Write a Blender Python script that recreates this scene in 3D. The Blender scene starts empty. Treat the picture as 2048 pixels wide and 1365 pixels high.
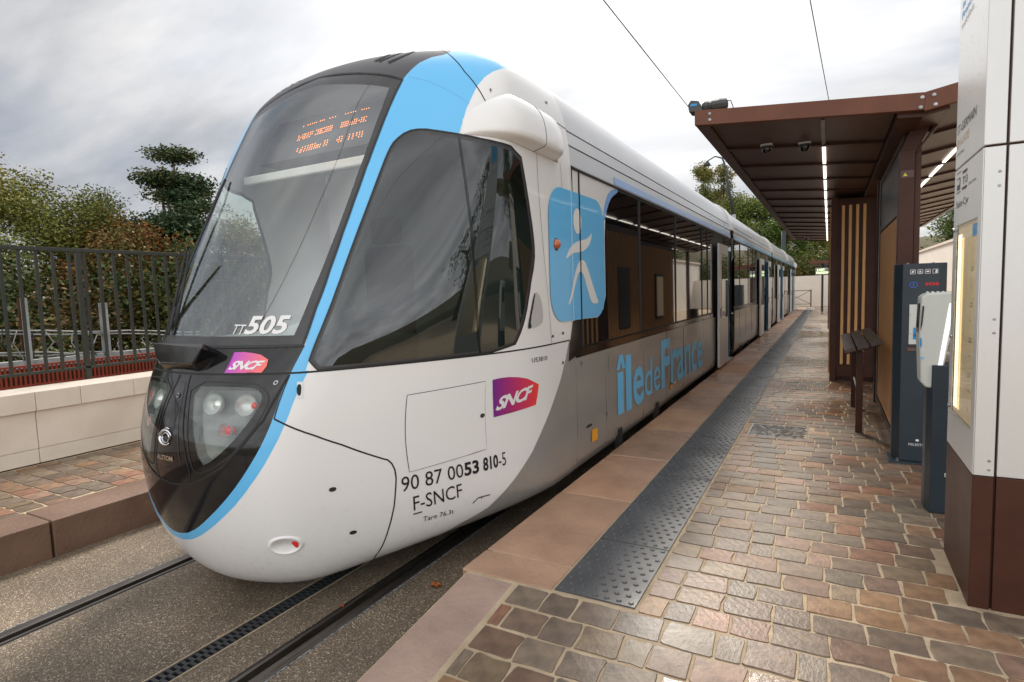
import bpy, bmesh, math, random
from mathutils import Vector, Matrix, noise
from mathutils.geometry import delaunay_2d_cdt
random.seed(7)
SC = bpy.context.scene
COL = SC.collection
# ------------------------------------------------------------------ camera
CAMROT = ((0.87672271, -0.01208058, 0.4808444), (0.47993971, 0.08819082, -0.87285752), (-0.03186144, 0.99603034, 0.08311684))
CAMPOS = (0.0, 0.0, 1.75)
cam_data = bpy.data.cameras.new('camera'); cam = bpy.data.objects.new('camera', cam_data); COL.objects.link(cam)
m = Matrix(CAMROT).to_4x4(); m.translation = CAMPOS; cam.matrix_world = m
cam_data.sensor_width = 36.0; cam_data.lens = 36.0 * 1153.04 / 2048; cam_data.clip_start = 0.05; cam_data.clip_end = 3000
SC.camera = cam
SC.view_settings.view_transform = 'Standard'; SC.view_settings.look = 'None'
SC.view_settings.exposure = 0.75; SC.view_settings.gamma = 1.0; SC.view_settings.use_curve_mapping = False
# ------------------------------------------------------------------ sun + sky
SUN_AZ = math.radians(-20); SUN_EL = math.radians(38)     # azimuth from +y towards +x
sd = Vector((math.sin(SUN_AZ) * math.cos(SUN_EL), math.cos(SUN_AZ) * math.cos(SUN_EL), math.sin(SUN_EL)))
sun = bpy.data.lights.new('sun', 'SUN'); sun.energy = 2.8; sun.angle = math.radians(12); sun.color = (1.0, 0.92, 0.81)
so = bpy.data.objects.new('sun', sun); COL.objects.link(so); so.rotation_euler = (-sd).to_track_quat('-Z', 'Y').to_euler()
W = bpy.data.worlds.new('World'); SC.world = W; W.use_nodes = True
nt = W.node_tree; nt.nodes.clear(); L = nt.links.new
def nd(t, **k):
    n = nt.nodes.new(t)
    for a, b in k.items(): setattr(n, a, b)
    return n
def math_node(op, a, b=None, c=None, clamp=False):
    n = nd('ShaderNodeMath', operation=op, use_clamp=clamp)
    for i, v in enumerate((a, b, c)):
        if v is None: continue
        if isinstance(v, (int, float)): n.inputs[i].default_value = v
        else: L(v, n.inputs[i])
    return n.outputs[0]
sky = nd('ShaderNodeTexSky', sky_type='NISHITA', sun_disc=False, sun_elevation=SUN_EL, sun_rotation=SUN_AZ)
bg1 = nd('ShaderNodeBackground'); bg1.inputs[1].default_value = 0.08; L(sky.outputs[0], bg1.inputs[0])
tc = nd('ShaderNodeTexCoord'); sep = nd('ShaderNodeSeparateXYZ'); L(tc.outputs['Generated'], sep.inputs[0])
zz = math_node('ADD', math_node('MAXIMUM', sep.outputs[2], 0.0), 0.22)
cx = math_node('DIVIDE', sep.outputs[0], zz); cy = math_node('DIVIDE', sep.outputs[1], zz)
comb = nd('ShaderNodeCombineXYZ'); L(cx, comb.inputs[0]); L(cy, comb.inputs[1])
mp = nd('ShaderNodeMapping'); mp.inputs['Rotation'].default_value = (0, 0, 0.7); mp.inputs['Scale'].default_value = (0.75, 1.7, 1); mp.inputs['Location'].default_value = (3.1, 1.7, 0); L(comb.outputs[0], mp.inputs[0])
n1 = nd('ShaderNodeTexNoise'); n1.inputs['Scale'].default_value = 1.1; n1.inputs['Detail'].default_value = 9; n1.inputs['Roughness'].default_value = 0.52; n1.inputs['Distortion'].default_value = 0.35; L(mp.outputs[0], n1.inputs[0])
n2 = nd('ShaderNodeTexNoise'); n2.inputs['Scale'].default_value = 2.3; n2.inputs['Detail'].default_value = 6; L(mp.outputs[0], n2.inputs[0])
dot = nd('ShaderNodeVectorMath', operation='DOT_PRODUCT'); L(tc.outputs['Generated'], dot.inputs[0]); dot.inputs[1].default_value = sd
def mrange(v, a, b, c, d, smooth=True):
    n = nd('ShaderNodeMapRange'); n.interpolation_type = 'SMOOTHSTEP' if smooth else 'LINEAR'; L(v, n.inputs[0])
    for i, q in enumerate((a, b, c, d)): n.inputs[i + 1].default_value = q
    return n.outputs[0]
# cloud brightness: grey undersides to bright veil, glowing round the hidden sun; raised out of view, behind and overhead, to light the tram
br = math_node('MULTIPLY_ADD', n1.outputs[0], 1.30, -.65 + .49)
br = math_node('MULTIPLY_ADD', math_node('SUBTRACT', n2.outputs[0], .5), .5, br)
br = math_node('ADD', br, mrange(dot.outputs['Value'], .70, .98, 0, .52))
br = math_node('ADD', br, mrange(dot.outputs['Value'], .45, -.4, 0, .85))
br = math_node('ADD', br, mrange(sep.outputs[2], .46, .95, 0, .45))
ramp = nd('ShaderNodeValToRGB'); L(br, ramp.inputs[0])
e = ramp.color_ramp.elements
e[0].position = 0.0; e[0].color = (0.07, 0.075, 0.10, 1)
e[1].position = 1.0; e[1].color = (0.645, 0.645, 0.65, 1)
for p_, c_ in ((.28, (.20, .206, .232)), (.52, (.33, .335, .352)), (.76, (.50, .50, .505))):
    k = e.new(p_); k.color = (*c_, 1)
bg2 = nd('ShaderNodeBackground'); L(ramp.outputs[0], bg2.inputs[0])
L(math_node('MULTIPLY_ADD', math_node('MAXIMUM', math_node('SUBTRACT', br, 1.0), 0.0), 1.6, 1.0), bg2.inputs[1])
mixs = nd('ShaderNodeMixShader'); 
cov = nd('ShaderNodeMapRange'); L(n2.outputs[0], cov.inputs[0]); cov.inputs[1].default_value = 0.42; cov.inputs[2].default_value = 0.62; cov.inputs[3].default_value = 0.86; cov.inputs[4].default_value = 1.0
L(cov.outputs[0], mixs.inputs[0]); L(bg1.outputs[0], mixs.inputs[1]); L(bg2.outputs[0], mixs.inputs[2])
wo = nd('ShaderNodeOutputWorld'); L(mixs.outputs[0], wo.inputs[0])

# ------------------------------------------------------------------ materials
MATS = {}
def mat(name, c=(.5, .5, .5), rough=.5, metal=0.0, c2=None, scale=5.0, detail=4, bump=0.0, bscale=None, rvar=0.0, rscale=1.5, coat=0.0, attr=False, objcol=False, dirt=0.0, stretch=None, spec=0.5, emit=None, estr=0.0, lo=.35, hi=.65):
    M = bpy.data.materials.new(name); M.use_nodes = True; t = M.node_tree; b = t.nodes['Principled BSDF']
    def A(ty, **k):
        n = t.nodes.new(ty)
        for q, w in k.items(): setattr(n, q, w)
        return n
    b.inputs['Roughness'].default_value = rough; b.inputs['Metallic'].default_value = metal
    b.inputs['Coat Weight'].default_value = coat; b.inputs['Coat Roughness'].default_value = 0.04
    b.inputs['Specular IOR Level'].default_value = spec
    co = A('ShaderNodeTexCoord'); vec = co.outputs['Object']
    if stretch:
        mm = A('ShaderNodeMapping'); mm.inputs['Scale'].default_value = stretch; t.links.new(vec, mm.inputs[0]); vec = mm.outputs[0]
    def nz(s, d=detail, r=.55):
        n = A('ShaderNodeTexNoise'); n.inputs['Scale'].default_value = s; n.inputs['Detail'].default_value = d; n.inputs['Roughness'].default_value = r
        t.links.new(vec, n.inputs[0]); return n.outputs[0]
    base = None
    if attr or objcol:
        a = A('ShaderNodeAttribute', attribute_name='Col') if attr else A('ShaderNodeObjectInfo')
        base = a.outputs['Color']
    if c2 is not None:
        n = nz(scale); mr = A('ShaderNodeMapRange'); mr.inputs[1].default_value = lo; mr.inputs[2].default_value = hi; t.links.new(n, mr.inputs[0])
        mx = A('ShaderNodeMix', data_type='RGBA'); t.links.new(mr.outputs[0], mx.inputs[0])
        mx.inputs[6].default_value = (*c, 1); mx.inputs[7].default_value = (*c2, 1)
        if base is not None:
            m2 = A('ShaderNodeMix', data_type='RGBA', blend_type='MULTIPLY'); m2.inputs[0].default_value = 1
            t.links.new(base, m2.inputs[6]); t.links.new(mx.outputs[2], m2.inputs[7]); base = m2.outputs[2]
        else: base = mx.outputs[2]
    if dirt:
        g = A('ShaderNodeNewGeometry'); sx = A('ShaderNodeSeparateXYZ'); t.links.new(g.outputs['Position'], sx.inputs[0])
        na = A('ShaderNodeTexNoise'); na.inputs['Scale'].default_value = 26; na.inputs['Detail'].default_value = 8; na.inputs['Roughness'].default_value = .75; t.links.new(g.outputs['Position'], na.inputs[0])
        nb = A('ShaderNodeTexNoise'); nb.inputs['Scale'].default_value = 2.2; nb.inputs['Detail'].default_value = 5; t.links.new(g.outputs['Position'], nb.inputs[0])
        hz = A('ShaderNodeMapRange'); hz.inputs[1].default_value = .95; hz.inputs[2].default_value = .10; hz.inputs[3].default_value = 0; hz.inputs[4].default_value = .16; t.links.new(sx.outputs[2], hz.inputs[0])
        ad = A('ShaderNodeMath', operation='ADD'); t.links.new(na.outputs[0], ad.inputs[0]); t.links.new(hz.outputs[0], ad.inputs[1])
        a2 = A('ShaderNodeMath', operation='MULTIPLY_ADD'); t.links.new(nb.outputs[0], a2.inputs[0]); a2.inputs[1].default_value = .25; t.links.new(ad.outputs[0], a2.inputs[2])
        mk = A('ShaderNodeMapRange'); t.links.new(a2.outputs[0], mk.inputs[0]); mk.inputs[1].default_value = .76; mk.inputs[2].default_value = .90; mk.inputs[3].default_value = 0; mk.inputs[4].default_value = dirt
        mx = A('ShaderNodeMix', data_type='RGBA'); t.links.new(mk.outputs[0], mx.inputs[0])
        if base is not None: t.links.new(base, mx.inputs[6])
        else: mx.inputs[6].default_value = (*c, 1)
        mx.inputs[7].default_value = (.20, .15, .10, 1); base = mx.outputs[2]
    if base is not None: t.links.new(base, b.inputs['Base Color'])
    else: b.inputs['Base Color'].default_value = (*c, 1)
    if rvar:
        g = A('ShaderNodeNewGeometry'); n = A('ShaderNodeTexNoise'); n.inputs['Scale'].default_value = rscale; n.inputs['Detail'].default_value = 5
        t.links.new(g.outputs['Position'], n.inputs[0]); mr = A('ShaderNodeMapRange'); t.links.new(n.outputs[0], mr.inputs[0])
        mr.inputs[1].default_value = .4; mr.inputs[2].default_value = .62; mr.inputs[3].default_value = max(0.04, rough - rvar); mr.inputs[4].default_value = rough
        t.links.new(mr.outputs[0], b.inputs['Roughness'])
    if bump:
        n = nz(bscale or scale * 3, 6, .6); bp = A('ShaderNodeBump'); bp.inputs['Strength'].default_value = bump; bp.inputs['Distance'].default_value = .01
        t.links.new(n, bp.inputs['Height']); t.links.new(bp.outputs[0], b.inputs['Normal'])
    if emit is not None:
        b.inputs['Emission Color'].default_value = (*emit, 1); b.inputs['Emission Strength'].default_value = estr
    MATS[name] = M; return M
def glass(name, tint, minfac, rough=0.0, mx_=1.0):
    M = bpy.data.materials.new(name); M.use_nodes = True; t = M.node_tree; t.nodes.clear()
    o = t.nodes.new('ShaderNodeOutputMaterial'); tr = t.nodes.new('ShaderNodeBsdfTransparent'); tr.inputs[0].default_value = (*tint, 1)
    gl = t.nodes.new('ShaderNodeBsdfGlossy'); gl.inputs['Roughness'].default_value = rough; gl.inputs['Color'].default_value = (.95, .97, 1, 1)
    fr = t.nodes.new('ShaderNodeFresnel'); ge = t.nodes.new('ShaderNodeNewGeometry')
    io = t.nodes.new('ShaderNodeMapRange'); io.inputs[3].default_value = 1.55; io.inputs[4].default_value = 1 / 1.55   # a thin pane: the same index from either side
    t.links.new(ge.outputs['Backfacing'], io.inputs[0]); t.links.new(io.outputs[0], fr.inputs[0])
    mr = t.nodes.new('ShaderNodeMapRange'); mr.inputs[1].default_value = 0.04; mr.inputs[3].default_value = minfac; mr.inputs[4].default_value = mx_
    t.links.new(fr.outputs[0], mr.inputs[0]); mx = t.nodes.new('ShaderNodeMixShader'); t.links.new(mr.outputs[0], mx.inputs[0])
    t.links.new(tr.outputs[0], mx.inputs[1]); t.links.new(gl.outputs[0], mx.inputs[2]); t.links.new(mx.outputs[0], o.inputs[0]); MATS[name] = M; return M
mat('white_paint', (.80, .79, .775), .28, coat=.35, dirt=.10)
mat('grey_paint', (.37, .36, .34), .30, metal=.3, c2=(.34, .33, .31), scale=2.2, coat=.3, dirt=.25)
mat('roof_paint', (.60, .61, .63), .30, c2=(.55, .56, .58), scale=2, coat=.3)
mat('sky_blue', (.125, .50, .86), .28, coat=.3)
mat('letter_blue', (.17, .56, .88), .45)
mat('band_blue', (.22, .42, .80), .26, coat=.3)
mat('black_gloss', (.008, .008, .009), .09, coat=.1)
mat('black_matt', (.02, .02, .022), .6)
mat('rubber', (.013, .013, .014), .45)
mat('hood_grey', (.060, .057, .064), .45, c2=(.062, .058, .062), scale=3)
mat('frame_grey', (.05, .048, .05), .3, c2=(.035, .034, .036), scale=9)
mat('joint', (.012, .012, .012), .7)
mat('dark_glass', (.005, .006, .007), .02, spec=.75, coat=.25)
mat('chrome', (.75, .76, .78), .14, metal=1)
mat('steel', (.42, .42, .43), .32, metal=1, c2=(.25, .25, .26), scale=20)
mat('cab_lining', (.52, .54, .51), .6)
mat('cab_dash', (.32, .38, .36), .55)
mat('beige_trim', (.45, .38, .3), .6)
mat('red_lens', (.55, .02, .02), .15, coat=.5, emit=(.6, .02, .01), estr=.15)
mat('orange_lens', (.5, .11, .02), .15, coat=.6)
mat('orange_sign', (.85, .38, .02), .4)
mat('white_film', (.78, .77, .76), .35)
mat('black_film', (.012, .012, .013), .4)
mat('led', (.1, .03, 0), .5, emit=(1, .24, .03), estr=2.2)
mat('print', (1, 1, 1), .35, attr=True)
mat('lamp_white', (.9, .9, .9), .3, emit=(1, .93, .82), estr=1.5)
mat('lamp_warm', (.9, .85, .7), .3, emit=(1, .84, .58), estr=.95)
mat('brown_steel', (.070, .026, .016), .45, c2=(.056, .021, .013), scale=7, rvar=.08, spec=.25)
mat('brown_fascia', (.165, .064, .037), .55, c2=(.135, .052, .031), scale=5, spec=.3)
mat('roof_panel', (.105, .050, .038), .42, c2=(.085, .040, .031), scale=6, stretch=(1, 6, 1))
mat('wood', (.70, .37, .15), .6, c2=(.52, .255, .09), scale=9, stretch=(6, 6, .35), bump=.25)
mat('old_wood', (.10, .072, .06), .4, c2=(.06, .042, .035), scale=9, stretch=(6, .4, 6), bump=.3)
mat('aluminium', (.68, .68, .67), .32, metal=.35, c2=(.64, .64, .63), scale=3, stretch=(1, 1, .3))
mat('kiosk_blue', (.017, .028, .040), .42, c2=(.021, .034, .046), scale=4, bump=.05, bscale=400)
mat('validator_grey', (.60, .62, .58), .4)
mat('cream_stone', (.82, .73, .62), .75, c2=(.73, .64, .53), scale=2.5, bump=.15, bscale=60)
mat('cream_wall', (.86, .80, .72), .8, c2=(.80, .73, .65), scale=1.2)
mat('fence_paint', (.030, .033, .026), .42)
mat('galvanised', (.42, .44, .45), .5, c2=(.28, .28, .27), scale=4)
mat('rust', (.16, .06, .03), .8, c2=(.08, .035, .02), scale=8)
mat('red_mesh', (.33, .055, .025), .7)
mat('paver_single', (1, 1, 1), .66, c2=(.60, .60, .62), scale=11, bump=.28, bscale=34, objcol=True, rvar=.30, rscale=.8, spec=.4)
mat('paver_mass', (1, 1, 1), .60, c2=(.62, .62, .64), scale=11, bump=.28, bscale=34, attr=True, rvar=.50, rscale=.45, spec=.45)
mat('slab', (1, 1, 1), .62, c2=(.66, .63, .61), scale=2.4, detail=9, bump=.75, bscale=28, objcol=True, rvar=.45, rscale=.9, lo=.3, hi=.7)
mat('kerb_dark', (.11, .062, .045), .75, c2=(.06, .036, .028), scale=5, bump=.8, bscale=18)
mat('mortar', (.50, .39, .265), .9, c2=(.38, .29, .19), scale=8, bump=.6, bscale=120)
mat('tactile', (.090, .092, .096), .42, c2=(.060, .062, .066), scale=2.5, bump=.12, bscale=80, rvar=.16, rscale=2)
mat('rail_steel', (.22, .20, .185), .3, metal=.85, c2=(.12, .10, .085), scale=12, stretch=(4, .3, 1))
mat('seal', (.34, .35, .36), .85, c2=(.04, .04, .04), scale=40, bump=.8, bscale=90)
mat('cast_iron', (.03, .032, .035), .45)
mat('leaf_orange', (.45, .12, .01), .6, c2=(.25, .06, .01), scale=40)
mat('leafage', (1, 1, 1), .6, attr=True)
mat('bark', (.10, .07, .05), .9, c2=(.06, .042, .03), scale=5, bump=.6)
mat('dark_pole', (.03, .035, .04), .5)
mat('grass_bank', (.05, .055, .02), .95, c2=(.10, .07, .03), scale=1.2, bump=1)
mat('lamp_house', (.21, .225, .22), .3)
mat('lamp_ring', (.62, .64, .63), .3, metal=.5)
mat('lamp_bright', (.9, .92, .9), .15, metal=.6)
mat('wood_light', (.78, .45, .18), .55, c2=(.60, .32, .115), scale=9, stretch=(6, 6, .35))
mat('board_green', (.010, .014, .013), .3)
mat('board_text', (.10, .11, .11), .4)
mat('sign_yellow', (.7, .6, .05), .5)
mat('logo_blue', (.03, .28, .62), .4)
mat('info_blue', (.05, .15, .75), .4)
mat('sos_red', (.75, .01, .02), .4)
mat('speaker_body', (.045, .048, .045), .4)
mat('validator_light', (.9, .9, .9), .3, emit=(1, 1, 1), estr=.35)
mat('case_paper', (.50, .42, .30), .5, emit=(1, .75, .42), estr=.10)
mat('case_gold', (.9, .7, .4), .3, emit=(1, .74, .36), estr=.6)
mat('totem_text', (.05, .05, .055), .4)
mat('totem_gold', (.45, .34, .22), .4)
mat('board_glow', (.5, .6, .3), .4, emit=(.8, 1, .5), estr=1.2)
glass('windscreen_glass', (.94, .98, .95), .19)
glass('side_glass', (.10, .13, .12), .085)
glass('far_side_glass', (.70, .80, .74), .10)
glass('lamp_glass', (.92, .95, .93), .06)
glass('poster_glass', (.95, .95, .93), .05, mx_=.22)
def leafmat(M):
    t = M.node_tree; b = t.nodes['Principled BSDF']; b.inputs['Specular IOR Level'].default_value = .15
leafmat(MATS['leafage'])
# aggregate concrete: thousands of pebbles in a brown matrix
def aggregate():
    M = bpy.data.materials.new('aggregate'); M.use_nodes = True; t = M.node_tree; b = t.nodes['Principled BSDF']; Lk = t.links.new
    co = t.nodes.new('ShaderNodeTexCoord')
    vo = t.nodes.new('ShaderNodeTexVoronoi'); vo.inputs['Scale'].default_value = 165; Lk(co.outputs['Object'], vo.inputs[0])
    vs = t.nodes.new('ShaderNodeSeparateColor'); Lk(vo.outputs['Color'], vs.inputs[0])
    rp = t.nodes.new('ShaderNodeValToRGB'); Lk(vs.outputs[0], rp.inputs[0]); e = rp.color_ramp.elements
    e[0].color = (.115, .085, .058, 1); e[1].color = (.66, .55, .42, 1); e[1].position = 1
    for p, c in ((.35, (.16, .12, .08)), (.66, (.205, .155, .105)), (.90, (.30, .235, .165))):
        q = e.new(p); q.color = (*c, 1)
    n = t.nodes.new('ShaderNodeTexNoise'); n.inputs['Scale'].default_value = 1.3; n.inputs['Detail'].default_value = 5; Lk(co.outputs['Object'], n.inputs[0])
    mr = t.nodes.new('ShaderNodeMapRange'); mr.inputs[1].default_value = .35; mr.inputs[2].default_value = .65; mr.inputs[3].default_value = .62; mr.inputs[4].default_value = 1.12; Lk(n.outputs[0], mr.inputs[0])
    mx = t.nodes.new('ShaderNodeMix'); mx.data_type = 'RGBA'; mx.blend_type = 'MULTIPLY'; mx.inputs[0].default_value = 1; Lk(rp.outputs[0], mx.inputs[6]); Lk(mr.outputs[0], mx.inputs[7])
    Lk(mx.outputs[2], b.inputs['Base Color'])
    d = t.nodes.new('ShaderNodeMapRange'); d.inputs[1].default_value = 0; d.inputs[2].default_value = .6; d.inputs[3].default_value = 1; d.inputs[4].default_value = 0; Lk(vo.outputs['Distance'], d.inputs[0])
    bp = t.nodes.new('ShaderNodeBump'); bp.inputs['Strength'].default_value = .7; bp.inputs['Distance'].default_value = .006; Lk(d.outputs[0], bp.inputs['Height']); Lk(bp.outputs[0], b.inputs['Normal'])
    b.inputs['Roughness'].default_value = .5; MATS['aggregate'] = M
aggregate()

# ------------------------------------------------------------------ mesh helpers
class MB:
    def __init__(s): s.v = []; s.f = []; s.c = []
    def quad(s, *p):
        n = len(s.v); s.v += [tuple(q) for q in p]; s.f.append(tuple(range(n, n + len(p))))
    def box(s, x0, x1, y0, y1, z0, z1):
        n = len(s.v); s.v += [(x, y, z) for z in (z0, z1) for y in (y0, y1) for x in (x0, x1)]
        s.f += [tuple(n + i for i in q) for q in ((0, 2, 3, 1), (4, 5, 7, 6), (0, 1, 5, 4), (2, 6, 7, 3), (0, 4, 6, 2), (1, 3, 7, 5))]
    def prism(s, pts, d, close=True):
        """polygon pts (3d) extruded by vector d"""
        n = len(s.v); k = len(pts); s.v += [tuple(p) for p in pts] + [tuple(p[i] + d[i] for i in range(3)) for p in pts]
        s.f.append(tuple(range(n + k - 1, n - 1, -1))); s.f.append(tuple(range(n + k, n + 2 * k)))
        for i in range(k): j = (i + 1) % k; s.f.append((n + i, n + j, n + k + j, n + k + i))
    def tube(s, pts, r, seg=8, cap=True):
        P = [Vector(p) for p in pts]; n0 = len(s.v)
        rr = r if isinstance(r, (list, tuple)) else [r] * len(P)
        for i, p in enumerate(P):
            d = (P[min(i + 1, len(P) - 1)] - P[max(i - 1, 0)]).normalized()
            up = Vector((0, 0, 1)) if abs(d.z) < .95 else Vector((1, 0, 0))
            a = d.cross(up).normalized(); b = a.cross(d)
            for q in range(seg):
                an = 2 * math.pi * q / seg; s.v.append(tuple(p + (a * math.cos(an) + b * math.sin(an)) * rr[i]))
        for i in range(len(P) - 1):
            for q in range(seg):
                w = (q + 1) % seg; s.f.append((n0 + i * seg + q, n0 + i * seg + w, n0 + (i + 1) * seg + w, n0 + (i + 1) * seg + q))
        if cap:
            s.f.append(tuple(n0 + q for q in range(seg - 1, -1, -1))); s.f.append(tuple(n0 + (len(P) - 1) * seg + q for q in range(seg)))
    def lathe(s, o, axis, prof, seg=16):
        """prof list of (radius, height along axis)"""
        o = Vector(o); ax = Vector(axis).normalized(); up = Vector((0, 0, 1)) if abs(ax.z) < .9 else Vector((1, 0, 0))
        a = ax.cross(up).normalized(); b = ax.cross(a); n0 = len(s.v)
        for r, h in prof:
            for q in range(seg):
                an = 2 * math.pi * q / seg; s.v.append(tuple(o + ax * h + (a * math.cos(an) + b * math.sin(an)) * max(r, 1e-4)))
        for i in range(len(prof) - 1):
            for q in range(seg):
                w = (q + 1) % seg; s.f.append((n0 + i * seg + q, n0 + i * seg + w, n0 + (i + 1) * seg + w, n0 + (i + 1) * seg + q))
def mesh_of(name, v, f):
    me = bpy.data.meshes.new(name); me.from_pydata(v, [], f); me.update(); return me
def link(name, me, mt=None, parent=None, label=None, cat=None, group=None, kind=None, loc=None, smooth=False, bevel=0):
    o = bpy.data.objects.new(name, me); COL.objects.link(o)
    if me is not None and mt is not None and not me.materials: me.materials.append(MATS[mt])
    if loc is not None: o.location = loc
    if parent is not None:
        o.parent = parent; o.matrix_parent_inverse = WM(parent).inverted()
    if label: o['label'] = label
    if cat: o['category'] = cat
    if group: o['group'] = group
    if kind: o['kind'] = kind
    if smooth: me.polygons.foreach_set('use_smooth', [True] * len(me.polygons))
    if bevel:
        b = o.modifiers.new('bevel', 'BEVEL'); b.width = bevel; b.segments = 2; b.limit_method = 'ANGLE'; b.angle_limit = .6
    return o
def WM(o):
    M = Matrix.LocRotScale(o.location, o.rotation_euler, o.scale)
    return WM(o.parent) @ o.matrix_parent_inverse @ M if o.parent else M
def fixn(me):
    b = bmesh.new(); b.from_mesh(me); bmesh.ops.recalc_face_normals(b, faces=b.faces); b.to_mesh(me); b.free(); return me
def part(name, mb, mt, parent=None, **k):
    return link(name, fixn(mesh_of(name, mb.v, mb.f)), mt, parent, **k)
def thing(name, label, cat, loc=(0, 0, 0), group=None, kind=None):
    return link(name, None, None, None, label, cat, group, kind, loc)
def B(x0, x1, y0, y1, z0, z1):
    b = MB(); b.box(x0, x1, y0, y1, z0, z1); return b
def setcol(me, cols):
    a = me.color_attributes.new('Col', 'FLOAT_COLOR', 'POINT'); a.data.foreach_set('color', [q for c in cols for q in (*c, 1.0)])
def project(p):
    d = Vector(p) - Vector(CAMPOS); R = Matrix(CAMROT).transposed(); q = R @ d
    if q.z > -.05: return None
    return (1024 + 1153.04 * q.x / -q.z, 682.5 - 1153.04 * q.y / -q.z)
def inframe(p, mg=40):
    q = project(p); return q is not None and -mg < q[0] < 2048 + mg and -mg < q[1] < 1365 + mg
_txt = {}
def text_mesh(s, bold=0.0, shear=0.0, res=3, spacing=1.0):
    key = (s, bold, shear, spacing)
    if key in _txt: return _txt[key]
    c = bpy.data.curves.new('lettering', 'FONT'); c.body = s; c.offset = bold; c.shear = shear; c.resolution_u = res; c.space_character = spacing
    o = bpy.data.objects.new('lettering', c); COL.objects.link(o)
    dg = bpy.context.evaluated_depsgraph_get(); dg.update(); oe = o.evaluated_get(dg); me = oe.to_mesh()
    v = [tuple(q.co) for q in me.vertices]; f = [tuple(p.vertices) for p in me.polygons]
    oe.to_mesh_clear(); bpy.data.objects.remove(o); bpy.data.curves.remove(c)
    x0 = min(p[0] for p in v); x1 = max(p[0] for p in v); y0 = min(p[1] for p in v); y1 = max(p[1] for p in v)
    v = [((p[0] - x0) / (x1 - x0), (p[1] - y0) / (y1 - y0)) for p in v]
    _txt[key] = (v, f, (x1 - x0) / (y1 - y0)); return _txt[key]
def text_on(name, s, corners, fn, mt, parent, bold=0.0, shear=0.0, spacing=1.0):
    """corners bl, br, tr, tl in the (a,b) plane; fn(a,b)->world"""
    v, f, _ = text_mesh(s, bold, shear, spacing=spacing); bl, br, tr, tl = corners; P = []
    for x, y in v:
        a = [bl[k] * (1 - x) * (1 - y) + br[k] * x * (1 - y) + tr[k] * x * y + tl[k] * (1 - x) * y for k in (0, 1)]
        P.append(fn(*a))
    return link(name, mesh_of(name, P, f), mt, parent)
def pip(p, poly):
    x, y = p; c = False; j = len(poly) - 1
    for i in range(len(poly)):
        a, b = poly[i], poly[j]
        if (a[1] > y) != (b[1] > y) and x < (b[0] - a[0]) * (y - a[1]) / (b[1] - a[1]) + a[0]: c = not c
        j = i
    return c
def smooth_poly(P, n=2, closed=True):
    for _ in range(n):
        Q = []
        for i in range(len(P) if closed else len(P) - 1):
            a, b = P[i], P[(i + 1) % len(P)]
            Q += [(a[0] * .75 + b[0] * .25, a[1] * .75 + b[1] * .25), (a[0] * .25 + b[0] * .75, a[1] * .25 + b[1] * .75)]
        if not closed: Q = [P[0]] + Q + [P[-1]]
        P = Q
    return P
XC=-3.09
# z, yf, uk, yk, ye, R, zside, p
ROWS=[
(.10,2.12,.46,2.30,3.95,1.20,.25,1.35),
(.13,2.03,.50,2.20,3.85,1.28,.27,1.4),
(.25,1.92,.57,2.08,3.80,1.315,.35,1.5),
(.48,1.81,.60,1.97,3.75,1.325,.53,1.5),
(.75,1.765,.61,1.93,3.72,1.325,.76,1.5),
(.95,1.745,.60,1.93,3.70,1.325,.95,1.55),
(1.15,1.78,.62,1.98,3.68,1.325,1.15,1.6),
(1.35,1.87,.65,2.07,3.65,1.325,1.35,1.65),
(1.50,1.95,.70,2.15,3.62,1.325,1.50,1.7),
(1.75,2.10,.76,2.30,3.55,1.325,1.75,1.8),
(2.05,2.27,.77,2.45,3.45,1.325,2.05,1.9),
(2.35,2.44,.75,2.59,3.38,1.325,2.35,2.1),
(2.65,2.60,.72,2.72,3.32,1.325,2.65,2.2),
(2.95,2.76,.66,2.87,3.40,1.300,2.95,2.1),
(3.15,2.88,.64,2.98,3.45,1.25,3.15,2.0),
(3.28,2.99,.61,3.08,3.52,1.185,3.28,2.0),
(3.40,3.14,.56,3.23,3.62,1.07,3.40,2.0),
(3.48,3.34,.46,3.42,3.80,.86,3.48,2.0),
(3.54,3.55,.32,3.62,3.95,.56,3.54,2.0),
(3.575,3.85,.18,3.88,4.03,.28,3.575,2.0),
(3.58,4.08,.0,4.09,4.10,.0,3.58,2.0)]
SS=(.12,.28,.46,.64,.82,1.0)
YEND=4.25
def half(row):
    z,yf,uk,yk,ye,R,zs,p=row; d=yk-yf; out=[]
    for k in (0,.36,.70,1.0):
        out.append((uk*k,yf+d*k*k,z))
    for s in SS:
        h=1-(1-s)**p
        out.append((uk+(R-uk)*h,yk+(ye-yk)*s,z+(zs-z)*min(1,h*1.0)))
    out.append((R,ye+(YEND-ye)*.5,zs)); out.append((R,YEND,zs))
    return out
NH=12
def build():
    net=[]
    for r in ROWS:
        h=half(r)
        full=[(-a,b,c) for a,b,c in h[:0:-1]]+h
        net.append(full)
    return net   # rows x 23 cols ; t=-11..11
NET=build(); NC=len(NET[0]); NR=len(NET)
def _ext(P):
    a=tuple(2*P[0][k]-P[1][k] for k in range(3)); b=tuple(2*P[-1][k]-P[-2][k] for k in range(3))
    return [a]+list(P)+[b]
EXT=[_ext(r) for r in NET]
EXT=[[tuple(2*EXT[0][i][k]-EXT[1][i][k] for k in range(3)) for i in range(NC+2)]]+EXT+[[tuple(2*EXT[-1][i][k]-EXT[-2][i][k] for k in range(3)) for i in range(NC+2)]]
def _b(f):
    g=1-f
    return (g*g*g/6,(3*f*f*f-6*f*f+4)/6,(-3*f*f*f+3*f*f+3*f+1)/6,f*f*f/6)
TM=(NC-1)//2
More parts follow.
